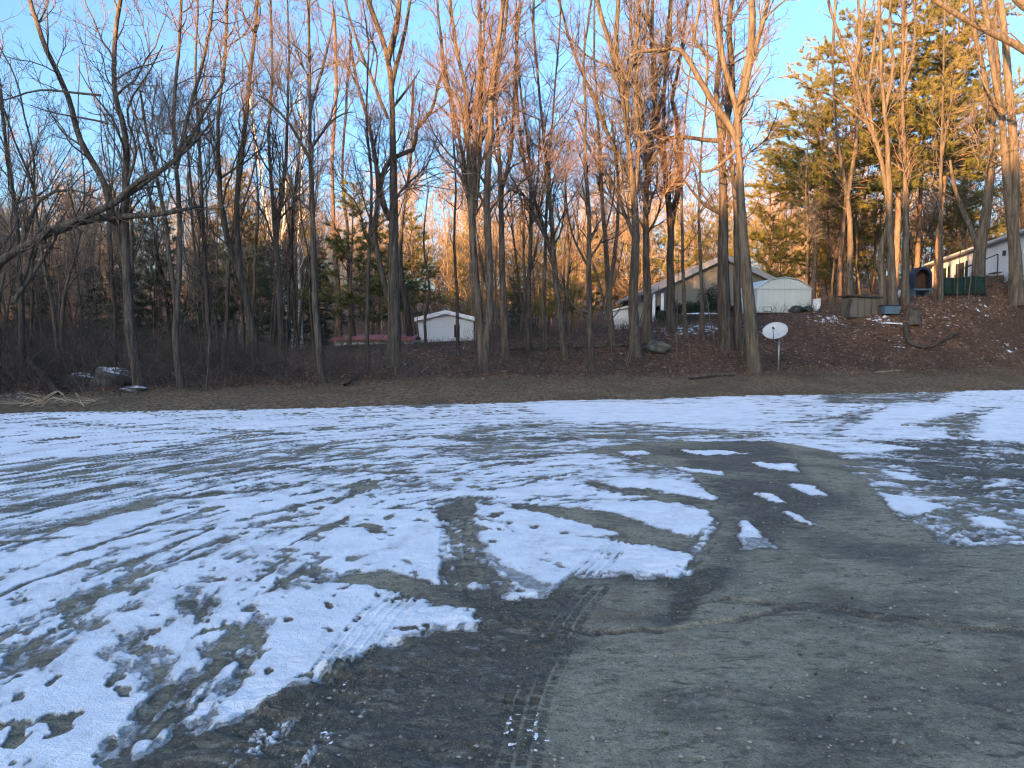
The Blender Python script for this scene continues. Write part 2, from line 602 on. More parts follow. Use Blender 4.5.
def bare_tree(stems, seed, clear=.3, dens=1.0, l1=(1.2, 3.6), ang=(25, 55), twig=True, fine=1.0, rmin=.0055, sides=10, up=.06, l4=True):
    """stems: list of (points, radii) -> trunk Acc, crown Acc"""
    rng = np.random.default_rng(seed)
    tr, cr = Acc(), Acc()
    zmin = min(s[0][:, 2].min() for s in stems)
    zmax = max(s[0][:, 2].max() for s in stems)
    A, B, Rr, L = [], [], [], []
    for P, R in stems:
        V, Q = tubes(P[None], R[None], sides)
        tr.add(V, Q)
        seg = np.linalg.norm(np.diff(P, axis=0), axis=1)
        S = np.concatenate([[0], np.cumsum(seg)])
        usable = S[P[:, 2] > zmin + clear * (zmax - zmin)]
        if len(usable) < 2: continue
        s0, s1 = usable[0], S[-1]
        n = max(2, int((s1 - s0) * 2.0 * dens))
        ss = s0 + (s1 - s0) * rng.random(n) ** .9
        f = ss / S[-1]
        # even spacing along the resampled line is close enough to map length to index
        idxf = np.interp(ss, S, np.arange(len(P))) / (len(P) - 1)
        p, r, d = spawn(P[None], R[None], np.zeros(n, int), np.clip(idxf, 0, .999), np.radians(rng.uniform(*ang, n)), rng)
        hrel = (p[:, 2] - zmin) / (zmax - zmin)
        ln = (l1[0] + (l1[1] - l1[0]) * rng.random(n) ** 1.5) * np.clip(1.35 - hrel * .95, .25, 1.1)
        A.append(p); B.append(d); L.append(ln)
        Rr.append(np.minimum(r * rng.uniform(.35, .6, n), .012 + ln * .0105))
    if not A: return tr, cr
    A, B, L, Rr = map(np.concatenate, (A, B, L, Rr))
    P1 = grow(A, B, L, 9, .17, up * 1.6, rng)
    R1 = taper(Rr, 9, .22)
    V, Q = tubes(P1, R1, 5); tr.add(V, Q)

    def level(P, R, L, per, ratio, K, wig, upv, rmin, sd, a=(25, 60), f0=.15):
        cnt = np.maximum(1, (L * per * rng.uniform(.7, 1.3, len(L))).astype(int))
        par = np.repeat(np.arange(len(L)), cnt)
        fr = f0 + (1 - f0) * rng.random(len(par))
        p, r, d = spawn(P, R, par, np.clip(fr, 0, .999), np.radians(rng.uniform(*a, len(par))), rng)
        ln = L[par] * rng.uniform(*ratio, len(par)) * (1.15 - .6 * fr)
        rad = np.maximum(r * .62, rmin)
        Pn = grow(p, d, ln, K, wig, upv, rng)
        Rn = taper(rad, K, .35)
        Vn, Qn = tubes(Pn, Rn, sd); cr.add(Vn, Qn)
        return Pn, Rn, ln
    P2, R2, L2 = level(P1, R1, L, 3.0 * fine, (.3, .65), 6, .2, up * 1.3, rmin * 1.5, 4)
    if twig:
        P3, R3, L3 = level(P2, R2, L2, 5.0 * fine, (.3, .6), 4, .16, up * 1.2, rmin, 3)
        if l4:
            level(P3, R3, L3, 5.0 * fine, (.4, .7), 3, .15, up, rmin * .85, 3)
    return tr, cr


def leaders(base, d, length, r, n, rng, spread=14, K=14, wig=.06, up=.07):
    """several rising stems from one point"""
    out = []
    for i in range(n):
        a = rng.uniform(0, 6.28) if n > 2 else (i * math.pi + rng.uniform(-.6, .6))
        s = math.radians(spread * rng.uniform(.6, 1.3))
        q = np.array([math.cos(a), math.sin(a) * .7, 0])
        dd = unit(np.asarray(d) * math.cos(s) + q * math.sin(s))
        P = grow(np.array([base]), dd[None], np.array([length * rng.uniform(.8, 1.05)]), K, wig * 1.6, up, rng)[0]
        rr = np.linspace(r * rng.uniform(.6, .8), .015, K)
        out.append(resample(P, rr, .35))
    return out


def finish_tree(name, label, tr, cr, base, group=None, bark='bark', twig='twig', cat='tree'):
    o = thing(name, label, cat, base, 0, group)
    off = np.array(base)
    for a in (tr, cr):
        for v in a.V: v -= off
    link('trunk', tr.mesh('trunk', M[bark]), o)
    if cr.V:
        link('crown', cr.mesh('crown', M[twig]), o)
    return o


# ------------------------------------------------------------------ ground: the lot
LEFT_C = np.array([2.8, 5.0])


def poly_sd(X, Y, poly):
    """signed distance, positive inside"""
    poly = np.asarray(poly, float)
    d2 = np.full(X.shape, 1e9)
    ins = np.zeros(X.shape, bool)
    k = len(poly)
    for i in range(k):
        ax, ay = poly[i]; bx, by = poly[(i + 1) % k]
        ex, ey = bx - ax, by - ay
        wx, wy = X - ax, Y - ay
        t = np.clip((wx * ex + wy * ey) / (ex * ex + ey * ey + 1e-12), 0, 1)
        d2 = np.minimum(d2, (wx - ex * t) ** 2 + (wy - ey * t) ** 2)
        c = ((ay > Y) != (by > Y))
        with np.errstate(divide='ignore', invalid='ignore'):
            xi = (bx - ax) * (Y - ay) / (by - ay if by != ay else 1e-12) + ax
        ins ^= c & (X < xi)
    d = np.sqrt(d2)
    return np.where(ins, d, -d)


def line_st(X, Y, line):
    """distance to a polyline, arc position and side"""
    line = np.asarray(line, float)
    best = np.full(X.shape, 1e9); S = np.zeros(X.shape); side = np.zeros(X.shape)
    acc = 0
    for i in range(len(line) - 1):
        ax, ay = line[i]; bx, by = line[i + 1]
        ex, ey = bx - ax, by - ay
        L = math.hypot(ex, ey)
        wx, wy = X - ax, Y - ay
        t = np.clip((wx * ex + wy * ey) / (L * L + 1e-12), 0, 1)
        dx, dy = wx - ex * t, wy - ey * t
        d = np.hypot(dx, dy)
        m = d < best
        best = np.where(m, d, best)
        S = np.where(m, acc + t * L, S)
        side = np.where(m, (ex * wy - ey * wx) / (L + 1e-9), side)
        acc += L
    return best, S, side


def G(pts):
    return [flat(*p) for p in pts]


def smooth_line(pts, n=6):
    p = np.array([[*q, 0] for q in G(pts)])
    r, _ = resample(p, np.ones(len(p)), .25)
    return r[:, :2]


BARE = [(60, 790), (130, 768), (175, 742), (215, 728), (300, 692), (345, 668), (400, 640), (470, 628), (480, 622), (465, 610), (400, 594), (352, 588),
        (330, 583), (345, 574), (390, 572), (450, 583), (480, 592), (500, 597), (545, 597), (575, 575), (680, 580), (695, 560), (720, 522), (705, 490),
        (690, 474), (640, 458), (575, 453), (632, 443), (768, 441), (835, 452), (850, 470), (880, 495), (905, 520), (960, 548), (1060, 540), (1500, 600), (1500, 1300), (0, 1300)]
MIXED = [  # broken snow: (outline, drop)
    ([(480, 425), (640, 424), (770, 432), (770, 445), (640, 446), (560, 455), (480, 470), (430, 450)], .24),
    ([(600, 455), (700, 450), (770, 462), (720, 480), (640, 478)], .34),
    ([(770, 455), (850, 452), (960, 470), (1060, 470), (1060, 545), (960, 548), (900, 522), (850, 495), (800, 485)], .40),
    ([(870, 442), (960, 440), (1060, 446), (1060, 480), (960, 474), (900, 463)], .42),
    ([(818, 393), (950, 389), (945, 402), (830, 404)], .45),
    ([(820, 436), (850, 412), (880, 408), (862, 424), (842, 438)], .26),
    ([(940, 420), (975, 410), (990, 410), (968, 425), (972, 446), (955, 440)], .28),
    ([(0, 470), (130, 457), (260, 440), (300, 440), (430, 462), (440, 485), (380, 500), (260, 500), (90, 525), (0, 545)], .12),
    ([(20, 640), (40, 612), (140, 572), (200, 548), (260, 520), (330, 512), (330, 524), (260, 540), (215, 560), (150, 600), (90, 625), (20, 670)], .10, ((37, 615), (262, 522))),
    ([(118, 757), (125, 710), (150, 682), (185, 658), (215, 640), (250, 635), (262, 645), (235, 680), (208, 736), (170, 748)], .40, ((185, 735), (245, 655))),
    ([(150, 640), (200, 600), (270, 575), (300, 590), (270, 640), (215, 650)], .14, ((185, 690), (250, 610))),
    ([(0, 640), (60, 615), (110, 650), (40, 690), (0, 710)], .04, ((0, 690), (100, 622))),
    ([(0, 768), (60, 740), (130, 745), (150, 768)], .12, ((20, 768), (110, 700))),
    ([(440, 500), (490, 497), (480, 520), (487, 550), (505, 588), (475, 592), (452, 580), (445, 545)], .55),
    ([(215, 768), (262, 726), (300, 710), (322, 716), (290, 742), (258, 768)], None),
    ([(282, 772), (322, 742), (348, 727), (352, 733), (318, 765)], None),
]
TRACKS = [  # bare wheel lines: (line, half width m, strength)
    ([(-60, 482), (0, 472), (85, 461), (132, 455), (175, 448), (256, 437), (330, 429)], .16, .85),
    ([(60, 420), (95, 425), (162, 428)], .10, .8), ([(180, 429), (250, 431), (285, 434)], .16, .85),
    ([(120, 414), (190, 415)], .12, .6),
    ([(256, 431), (350, 429), (430, 423), (512, 426), (600, 425), (660, 427), (770, 433)], .12, .75),
    ([(403, 436), (480, 440), (560, 437), (640, 436)], .22, .85),
    ([(276, 457), (316, 450), (351, 439)], .22, .8),
    ([(290, 458), (338, 456), (376, 450)], .30, .95),
    ([(215, 476), (256, 469), (330, 470), (400, 471), (440, 471)], .24, .9),
    ([(376, 460), (420, 456), (456, 450), (520, 446)], .14, .7),
    ([(440, 466), (480, 461), (540, 458)], .14, .6),
    ([(20, 535), (90, 518), (155, 502), (207, 495), (256, 490), (310, 486), (372, 489)], .15, .85),
    ([(330, 500), (352, 492), (374, 486)], .20, .9),
    ([(-60, 560), (0, 535), (80, 520), (150, 500)], .06, .55),
    ([(37, 615), (87, 602), (137, 577), (170, 562)], .10, .55),
    ([(165, 560), (190, 555), (220, 540), (262, 522), (290, 522), (312, 514), (380, 511), (441, 503), (500, 497), (640, 499)], .055, .7),
    ([(340, 576), (372, 557), (400, 542), (432, 528), (452, 520)], .035, .42),
    ([(320, 574), (352, 555), (380, 541), (412, 527)], .03, .3),
    ([(768, 424), (818, 420), (860, 413), (882, 408)], .20, .85),
    ([(898, 427), (925, 427), (948, 421), (980, 412), (1002, 406)], .22, .8),
    ([(962, 422), (957, 432), (968, 446)], .15, .8), ([(980, 412), (973, 424), (978, 436), (990, 446)], .10, .6),
    ([(768, 436), (850, 441), (930, 440), (1060, 446)], .18, .7),
    ([(900, 405), (860, 400), (830, 397)], .14, .6),
    ([(182, 738), (215, 692), (246, 655)], .05, .95), ([(196, 740), (222, 706), (243, 672)], .055, .95), ([(150, 706), (172, 684), (178, 672)], .03, .8),
    ([(10, 668), (60, 640), (100, 622)], .03, .5), ([(0, 655), (40, 635)], .03, .5), ([(60, 700), (95, 675)], .025, .4),
    ([(20, 768), (70, 735), (110, 705)], .03, .35), ([(240, 716), (262, 690), (275, 676)], .03, .8),
    ([(300, 560), (345, 577), (400, 590)], .05, .4),
]
GAPS = [
    [(512, 504), (560, 508), (600, 511), (640, 521), (690, 537), (705, 542), (694, 557), (640, 545), (590, 533), (548, 521), (515, 512)],
    [(592, 481), (650, 493), (722, 502), (740, 512), (716, 513), (684, 505), (612, 501), (655, 499), (608, 491), (585, 485)],
    [(440, 508), (480, 505), (512, 509), (600, 531), (612, 540), (540, 527), (480, 517), (445, 520)],
    [(690, 474), (740, 480), (790, 500), (740, 520), (715, 515), (722, 500), (700, 490)],
]
PATCHES = [
    [(206, 736), (228, 702), (262, 642), (285, 611), (318, 589), (380, 593), (440, 607), (462, 611), (479, 624), (445, 626), (415, 628), (385, 642), (360, 664), (322, 672), (285, 686), (240, 720)],
    [(478, 519), (512, 526), (617, 541), (692, 556), (690, 566), (675, 578), (640, 573), (617, 572), (580, 573), (562, 584), (548, 595), (530, 590), (508, 586), (492, 566), (481, 545)],
    [(470, 503), (512, 508), (560, 517), (628, 535), (600, 538), (512, 524), (470, 516)],
    [(582, 505), (617, 502), (684, 506), (717, 514), (712, 528), (697, 536), (684, 535), (662, 527), (619, 516)],
    [(470, 497), (512, 489), (562, 485), (607, 493), (650, 499), (607, 500), (512, 501)],
    [(604, 480), (637, 479), (692, 482), (698, 491), (722, 500), (697, 500), (652, 492)],
    [(340, 512), (420, 508), (440, 514), (448, 530), (440, 560), (446, 584), (425, 578), (380, 572), (345, 572), (300, 566), (290, 556), (316, 538), (345, 522)],
    [(145, 600), (146, 582), (175, 562), (208, 556), (206, 570), (180, 590), (160, 602)],
    [(60, 545), (120, 515), (166, 507), (150, 520), (110, 538)],
    [(-40, 745), (0, 716), (60, 672), (103, 646), (122, 672), (118, 705), (115, 740), (70, 730), (0, 770), (-40, 790)],
    [(210, 640), (232, 578), (246, 574), (244, 590), (224, 640)],
    [(0, 560), (40, 540), (60, 548), (20, 580), (0, 590)],
    [(200, 502), (270, 496), (335, 496), (310, 506), (255, 520), (215, 532), (230, 515)],
    [(310, 516), (345, 500), (380, 496), (430, 499), (380, 510), (330, 517)],
    [(320, 483), (370, 474), (400, 476), (385, 480), (345, 486)],
    [(283, 482), (320, 475), (325, 478), (290, 486)], [(250, 483), (300, 474), (322, 473), (290, 482)],
    [(402, 472), (430, 467), (440, 470), (420, 474)],
    [(667, 466), (690, 467), (727, 472), (722, 476), (690, 473)], [(607, 453), (640, 451), (657, 455), (630, 457)], [(668, 450), (720, 450), (757, 455), (700, 456)],
    [(560, 464), (610, 459), (632, 462), (600, 466)], [(470, 474), (540, 466), (560, 470), (510, 478)], [(560, 475), (600, 471), (640, 474), (600, 477)],
    [(798, 444), (820, 443), (822, 449), (803, 448)], [(838, 446), (870, 444), (905, 446), (928, 450), (860, 453)],
    [(745, 463), (798, 464), (808, 474), (768, 470)], [(783, 484), (821, 485), (835, 498), (806, 495)],
    [(872, 470), (908, 474), (938, 484), (898, 481)], [(880, 494), (898, 496), (950, 508), (930, 513), (918, 517), (890, 511)],
    [(965, 519), (980, 516), (1008, 524), (1026, 531), (988, 530)], [(750, 493), (770, 494), (788, 504), (765, 503)],
    [(777, 511), (805, 514), (812, 520), (826, 530), (812, 527), (798, 523)], [(740, 521), (752, 524), (768, 538), (778, 550), (755, 548), (737, 549)],
    [(1008, 509), (1060, 513), (1060, 520), (1024, 517)], [(976, 488), (990, 483), (1005, 481), (1010, 485), (985, 492)],
    [(975, 440), (980, 418), (1002, 407), (1080, 406), (1080, 444), (1010, 442)],
    [(865, 420), (885, 409), (940, 405), (965, 408), (930, 420), (880, 428), (840, 434)],
    [(0, 424), (90, 430), (200, 436), (240, 435), (170, 445), (80, 457), (0, 466)],
    [(0, 414), (120, 418), (200, 424), (300, 420), (300, 426), (240, 429), (160, 424), (60, 420)],
    [(520, 405), (560, 403), (760, 404), (760, 425), (660, 423), (560, 421)],
]
FAINT = [  # thin icy remnants
    [(925, 536), (930, 533), (943, 534), (953, 546), (940, 545)], [(486, 636), (497, 636), (508, 648), (494, 645)], [(455, 650), (478, 645), (492, 655), (470, 658)],
    [(408, 652), (420, 649), (431, 654), (418, 657)], [(368, 711), (384, 709), (392, 714), (376, 716)], [(820, 531), (850, 532), (838, 534)],
    [(868, 543), (900, 547), (890, 549)], [(480, 540), (500, 560), (540, 580), (560, 585), (548, 596), (510, 587)], [(650, 540), (700, 552), (712, 556), (690, 554)],
    [(745, 540), (768, 538), (778, 549), (740, 549)],
]
TREADS = [  # (line, half width, lands)
    ([(408, 590), (392, 605), (372, 628), (340, 672)], .15, 5),
    ([(632, 536), (615, 548), (597, 565), (578, 582)], .12, 4),
    ([(470, 590), (458, 560), (455, 540), (462, 515), (480, 498)], .14, 3),
]
GHOST_TREADS = [([(590, 590), (570, 615), (548, 655), (528, 700), (512, 770)], .12, 4), ([(345, 680), (320, 705), (290, 760)], .12, 4)]
CREASES = [([(560, 626), (600, 629), (650, 630), (690, 628), (740, 618), (790, 610), (850, 612), (900, 622), (1000, 632), (1100, 650)], .014),
           ([(660, 612), (700, 606), (735, 597), (780, 604), (830, 608), (960, 625)], .010), ([(690, 575), (690, 600), (680, 620)], .05)]


def build_lot():
    gu = np.concatenate([-np.geomspace(1.9, .80, 40)[:-1], np.linspace(-.79, .79, 1150), np.geomspace(.80, 1.9, 40)[1:]])
    py = np.concatenate([np.arange(380, 470, .6), np.arange(470, 800, .85), np.geomspace(800, 1500, 30)[1:]])
    D = CAM_H / ((py - 340) / FPX)
    D = CAM_H / np.tan(np.arctan((py - CY) / FPX) + PITCH)
    D = np.where(D > 60, 60, D)
    U, DD = np.meshgrid(gu, D)
    X, Y = U * DD, DD.copy()
    # ragged outlines: sample the hand-laid outlines at slightly shifted places
    wx = X + .10 * fbm(X * 2.2, Y * 2.2, 4, 21) + .025 * fbm(X * 14, Y * 14, 3, 22)
    wy = Y + .10 * fbm(X * 2.2, Y * 2.2, 4, 31) + .025 * fbm(X * 14, Y * 14, 3, 32)
    r = np.hypot(X - LEFT_C[0], Y - LEFT_C[1]) + .35 * fbm(X * .35, Y * .35, 3, 3)
    th = np.arctan2(Y - LEFT_C[1], X - LEFT_C[0])
    st = (.26 * fbm(r * 2.6, th * 3.6, 3, 41) + .62 * fbm(r * 7, th * 16, 3, 44) + .62 * fbm(r * 15, th * 42, 3, 47))
    blot = fbm(X * 1.3, Y * 1.3, 4, 51)
    st = st + .16 * blot
    S = .35 + .66 * st
    for cx_, cy_, ra, rb, n_, wmax in ((2.8, 5.0, 3.0, 15, 190, .045), (3.0, -16, 23, 35, 110, .07), (-9, 30, 14, 24, 40, .05), (9, 2, 6, 16, 60, .04)):
        rr_ = np.hypot(X - cx_, Y - cy_) + .22 * fbm(X * .5, Y * .5, 2, int(ra)) + .035 * fbm(X * 5, Y * 5, 3, int(ra) + 1)
        tt_ = np.arctan2(Y - cy_, X - cx_)
        for _ in range(n_):
            r0 = RNG.uniform(ra, rb); w_ = RNG.uniform(.02, wmax); t0 = RNG.uniform(0, 3.3); dt = RNG.uniform(.15, .9) * (6 / r0) ** .5
            k = sstep(w_, w_ * .4, np.abs(rr_ - r0)) * sstep(dt, dt * .6, np.abs(tt_ - t0))
            m_ = k > 0
            q_ = (.5 + 1.5 * fbm(tt_[m_] * r0 * 1.3 + r0 * 17, rr_[m_] * 3, 3, int(r0 * 100)))
            S[m_] = S[m_] - k[m_] * np.clip(q_, 0, 1) * RNG.uniform(.35, .85)
    cov = np.ones_like(S)

    def within(pts, margin):
        p = np.asarray(pts)
        return np.nonzero((X > p[:, 0].min() - margin) & (X < p[:, 0].max() + margin) & (Y > p[:, 1].min() - margin) & (Y < p[:, 1].max() + margin))

    for ent in MIXED:
        pts, drop = ent[:2]
        g = G(pts); m = within(g, .6)
        sd = poly_sd(wx[m], wy[m], g)
        k = sstep(-.25, .25, sd)
        if drop is None:
            S[m] = S[m] * (1 - k) + k * (.03 + .35 * fbm(X[m] * 25, Y[m] * 25, 3, 61))
        else:
            if len(ent) > 2:
                a_, b_ = np.array(flat(*ent[2][0])), np.array(flat(*ent[2][1]))
                e_ = (b_ - a_) / np.hypot(*(b_ - a_))
                u_ = X[m] * e_[0] + Y[m] * e_[1]; v_ = -X[m] * e_[1] + Y[m] * e_[0]
                v_ = v_ + .03 * fbm(X[m] * 4, Y[m] * 4, 2, 19)
                q_ = .75 * fbm(u_ * 2.6, v_ * 11, 3, 29) + .6 * fbm(u_ * 7, v_ * 24, 3, 39)
                S[m] = S[m] - k * (drop + .75 * q_)
            else:
                S[m] -= drop * k
    bare = np.zeros_like(S)
    g = G(BARE)
    sd = poly_sd(wx, wy, g)
    bare = sstep(-.05, .10, sd)
    lump = fbm(X * 3, Y * 6, 4, 71)
    S = S * (1 - bare) + bare * (-.62 + .22 * lump)
    for pts in GAPS:
        g = G(pts); m = within(g, .4)
        k = sstep(-.05, .10, poly_sd(wx[m], wy[m], g))
        S[m] = S[m] * (1 - k) + k * (-.45 + .45 * st[m])
    for pts, drop in [e[:2] for e in MIXED[-2:]]:
        g = G(pts); m = within(g, .3)
        k = sstep(-.06, .06, poly_sd(wx[m], wy[m], g))
        S[m] = S[m] * (1 - k) + k * (.0 + .7 * fbm(X[m] * 48, Y[m] * 48, 3, 61) + .25 * fbm(X[m] * 8, Y[m] * 8, 2, 62))
    rut = np.zeros_like(S)
    for pts, w, a in TRACKS:
        ln = smooth_line(pts); m = within(ln, w * 3 + .3)
        d, s, side = line_st(wx[m], wy[m], ln)
        w2 = w * (1 + .7 * fbm(s * .9, s * 0 + w * 40, 3, 81)) * .9
        k = sstep(w2 * 1.3 + .03, w2 * .5, d) * a
        k = k * np.clip(.5 + 1.3 * fbm(s * 2.6, side * 9, 3, 83), 0, 1)
        S[m] = S[m] * (1 - k) + k * (-.42 + .5 * st[m])
        rut[m] = np.maximum(rut[m], k)
    for pts in PATCHES:
        g = G(pts); m = within(g, .4)
        far = np.clip(np.mean([q[1] for q in g]) / 6, .6, 3)
        sd = poly_sd(wx[m], wy[m], g)
        k = sstep(-.02 * far, .07 * far, sd)
        S[m] = S[m] * (1 - k) + k * (.45 + .42 * st[m] * np.clip(sd * 3, .3, 1))
        rut[m] *= 1 - k
    flk = fbm(r * 8, th * 26, 3, 141); flk2 = fbm(r * 3.2, th * 5, 2, 143)
    S = S - .85 * sstep(.20, .42, flk) * sstep(-.25, .35, flk2) * sstep(-.1, .3, S) * sstep(2.4, -1.2, X) * sstep(4.4, 6.5, Y)
    flk = fbm(X * 11 + Y * 3, Y * 7 - X * 3, 3, 145)
    S = S - .7 * sstep(.34, .52, flk) * sstep(-.1, .3, S) * sstep(6.5, 4.4, Y)
    for pts in FAINT:
        g = G(pts); m = within(g, .3)
        k = sstep(-.03, .05, poly_sd(wx[m], wy[m], g))
        S[m] = S[m] * (1 - k) + k * (-.0 + .2 * lump[m])
    groove = np.zeros_like(S)

    def tread(pts, hw, lands):
        ln = smooth_line(pts); m = within(ln, hw + .1)
        d, s, side = line_st(X[m], Y[m], ln)
        ins = sstep(hw, hw - .02, np.abs(side)) * (d < hw + .02)
        lanes = np.abs(((side / hw + 1) * .5 * lands) % 1 - .5) * 2
        bars = np.abs((s / .045 + .5 * np.floor((side / hw + 1) * .5 * lands)) % 1 - .5) * 2
        snowline = np.maximum(sstep(.62, .82, lanes), sstep(.72, .9, bars) * .9)
        return m, ins, snowline, s
    for pts, hw, lands in TREADS:
        m, ins, sl, s = tread(pts, hw, lands)
        br = np.clip(.55 + 1.1 * fbm(X[m] * 9, Y[m] * 9, 3, 91), 0, 1)
        S[m] -= ins * (1 - sl) * .42 * br
        groove[m] = np.maximum(groove[m], ins * (1 - sl))
    dk_ = []
    for pts, hw, lands in GHOST_TREADS:
        m, ins, sl, s = tread(pts, hw, lands)
        groove[m] = np.maximum(groove[m], ins * (1 - sl) * .6)
        dk_.append((m, .55 * ins * (1 - sl) - .25 * ins * sl))
        S[m] += ins * sl * .38 * np.clip(.3 + 1.6 * fbm(X[m] * 7, Y[m] * 7, 3, 93), 0, 1)
    # wet, dark soil: next to melting snow, along the ruts and to the left of the dry gravel
    near = sstep(-.55, -.15, S)
    dark = .25 + .35 * near
    gl = G([(120, 790), (340, 668), (470, 612), (440, 585), (520, 598), (560, 590), (592, 585), (565, 625), (600, 640), (540, 690), (520, 800), (400, 900), (100, 900)])
    dark = dark + .75 * sstep(-.12, .18, poly_sd(wx, wy, gl))
    gl = G([(600, 572), (700, 580), (730, 540), (730, 510), (700, 470), (640, 445), (770, 440), (860, 500), (820, 520), (740, 560), (720, 590), (600, 586)])
    dark = dark + .45 * sstep(-.15, .25, poly_sd(wx, wy, gl))
    gl = G([(860, 720), (960, 690), (1060, 690), (1060, 760), (900, 768)]); dark = dark + .22 * sstep(-.15, .15, poly_sd(wx, wy, gl))
    gl = G([(860, 438), (960, 434), (1100, 440), (1100, 505), (960, 490)]); dark = dark + .9 * sstep(-.5, .3, poly_sd(wx, wy, gl))
    gl = G([(590, 592), (680, 586), (760, 600), (640, 622), (580, 622)]); dark = dark - .25 * sstep(-.1, .15, poly_sd(wx, wy, gl))
    for pts, a, w_ in (([(655, 572), (720, 572), (715, 600), (700, 622), (665, 620)], .5, .10), ([(610, 690), (720, 680), (740, 775), (600, 790)], .2, .25),
                       ([(800, 600), (940, 600), (1000, 640), (900, 680), (820, 660)], .2, .25), ([(820, 680), (900, 700), (890, 775), (760, 775), (770, 720)], .2, .2),
                       ([(820, 540), (960, 560), (1060, 570), (1060, 610), (900, 590)], .25, .3), ([(690, 615), (800, 620), (830, 665), (720, 680), (660, 650)], -.32, .25),
                       ([(565, 650), (640, 640), (680, 700), (600, 740), (550, 720)], -.22, .2), ([(850, 630), (960, 640), (960, 680), (870, 665)], -.35, .2), ([(760, 570), (860, 560), (900, 590), (780, 596)], -.2, .3)):
        g = G(pts); m = within(g, .8)
        dark[m] += a * sstep(-w_, w_, poly_sd(wx[m], wy[m], g))
    for m, v in dk_: dark[m] += v
    dark = dark + .42 * fbm(X * .8, Y * 1.2, 5, 101, .6)
    Z = np.zeros_like(S)
    for pts, w in CREASES:
        ln = smooth_line(pts); m = within(ln, .5)
        d, s, side = line_st(wx[m], wy[m], ln)
        k = np.exp(-(d / (w * 1.6)) ** 2) * np.clip(.7 + .8 * fbm(s * 3, s * 0, 3, 7), 0, 1)
        dark[m] += .6 * k
        Z[m] -= .02 * k
        Z[m] += .012 * np.exp(-((side - w * 2.4) / (w * 2)) ** 2)
    # relief
    bl = np.clip(1 - near, 0, 1)
    Z += .010 * fbm(X * 1.2, Y * 1.2, 3, 111) + .007 * fbm(X * 6, Y * 9, 4, 113) * (1 + sstep(.5, 1.0, dark)) + .003 * fbm(X * 30, Y * 30, 2, 115)
    ridge = np.abs(fbm(X * 5, Y * 11, 3, 117))
    Z += .045 * (.3 - ridge) * sstep(.5, 1.0, dark)
    Z += .013 * sstep(-.06, .22, S)
    Z -= .016 * rut + .007 * groove
    ln = smooth_line([(140, 768), (215, 731), (300, 695), (350, 668)]); m = within(ln, .4)
    d, s, side = line_st(wx[m], wy[m], ln)
    Z[m] += .05 * np.exp(-(d / .06) ** 2) * np.clip(.6 + fbm(s * 6, side * 9, 3, 5), 0, 1.3)
    # where the lot ends the sheet dips under the verge
    t = edge_t(X, Y) + .30 * fbm(X * .9, Y * .9, 4, 121) + .2 * fbm(X * 5, Y * 5, 3, 123)
    Z -= .25 * sstep(-.15, .6, t)
    S -= .5 * sstep(-.8, .1, t) * (.55 + .8 * fbm(X * 2, Y * 2, 3, 125))
    V = np.stack([X, Y, Z], -1).reshape(-1, 3)
    ny, nx_ = X.shape
    idx = np.arange(ny * nx_).reshape(ny, nx_)
    # rows run away from far to near: keep faces pointing up
    Q = np.stack([idx[1:, :-1], idx[1:, 1:], idx[:-1, 1:], idx[:-1, :-1]], -1).reshape(-1, 4)
    me = mesh_from('snowy_lot', V, Q, None, M['lot'])
    for nm, arr in (('snow', S), ('dark', dark)):
        a = me.attributes.new(nm, 'FLOAT', 'POINT')
        a.data.foreach_set('value', arr.astype(np.float32).ravel())
    o = link('ground_lot', me)
    tag(o, kind='structure')
    return o


def build_terrain():
    xs = np.concatenate([-np.geomspace(420, 28, 40), np.arange(-27.5, 38, .28), np.geomspace(38.5, 420, 40)])
    ys = np.concatenate([-np.geomspace(420, 6, 30), np.arange(-5, 14, 1.0), np.arange(14, 50, .25), np.geomspace(50.3, 520, 60)])
    X, Y = np.meshgrid(xs, ys)
    t = edge_t(X, Y)
    Z = hgt(X, Y)
    tt = t + .30 * fbm(X * .9, Y * .9, 4, 121)
    Z = Z + .035 * fbm(X * 2.5, Y * 2.5, 3, 131) * sstep(0, 3, t)
    Z = np.where(t < 6, Z - .30 * sstep(.35, -1.0, tt) + .02 * sstep(-.3, .6, tt), Z)
    grass = sstep(5.2, 2.6, t) * 1.0
    snow = np.zeros_like(X)
    rng = np.random.default_rng(5)
    spots = [(940, 314, 1.3, .30), (985, 310, 1.4, .36), (955, 303, 1.0, .25), (110, 380, 1.2, .45), (900, 345, .8, .4), (745, 330, 1.6, .4), (690, 328, 2.4, .5),
             (350, 348, 1.6, .5), (826, 319, 1.0, .5), (5, 396, 1.2, .4), (880, 320, .8, .5), (1010, 352, 1.0, .4)]
    for px, py, rr, a in spots:
        Yh = hit(px, py); p = at(px, py, Yh)
        snow = np.maximum(snow, a * np.exp(-(((X - p[0]) / rr) ** 2 + ((Y - p[1]) / rr) ** 2)))
    V = np.stack([X, Y, Z], -1).reshape(-1, 3)
    idx = np.arange(X.size).reshape(X.shape)
    Q = np.stack([idx[:-1, :-1], idx[:-1, 1:], idx[1:, 1:], idx[1:, :-1]], -1).reshape(-1, 4)
    me = mesh_from('ground', V, Q, None, M['terrain'])
    for nm, arr in (('grass', grass), ('snow', snow)):
        a = me.attributes.new(nm, 'FLOAT', 'POINT')
        a.data.foreach_set('value', arr.astype(np.float32).ravel())
    tag(link('ground', me), kind='structure')


SUN_TO = unit(np.array([-.57, -.82, 0.0]))       # horizontal direction towards the sun
SUN_EL = math.radians(7.0)


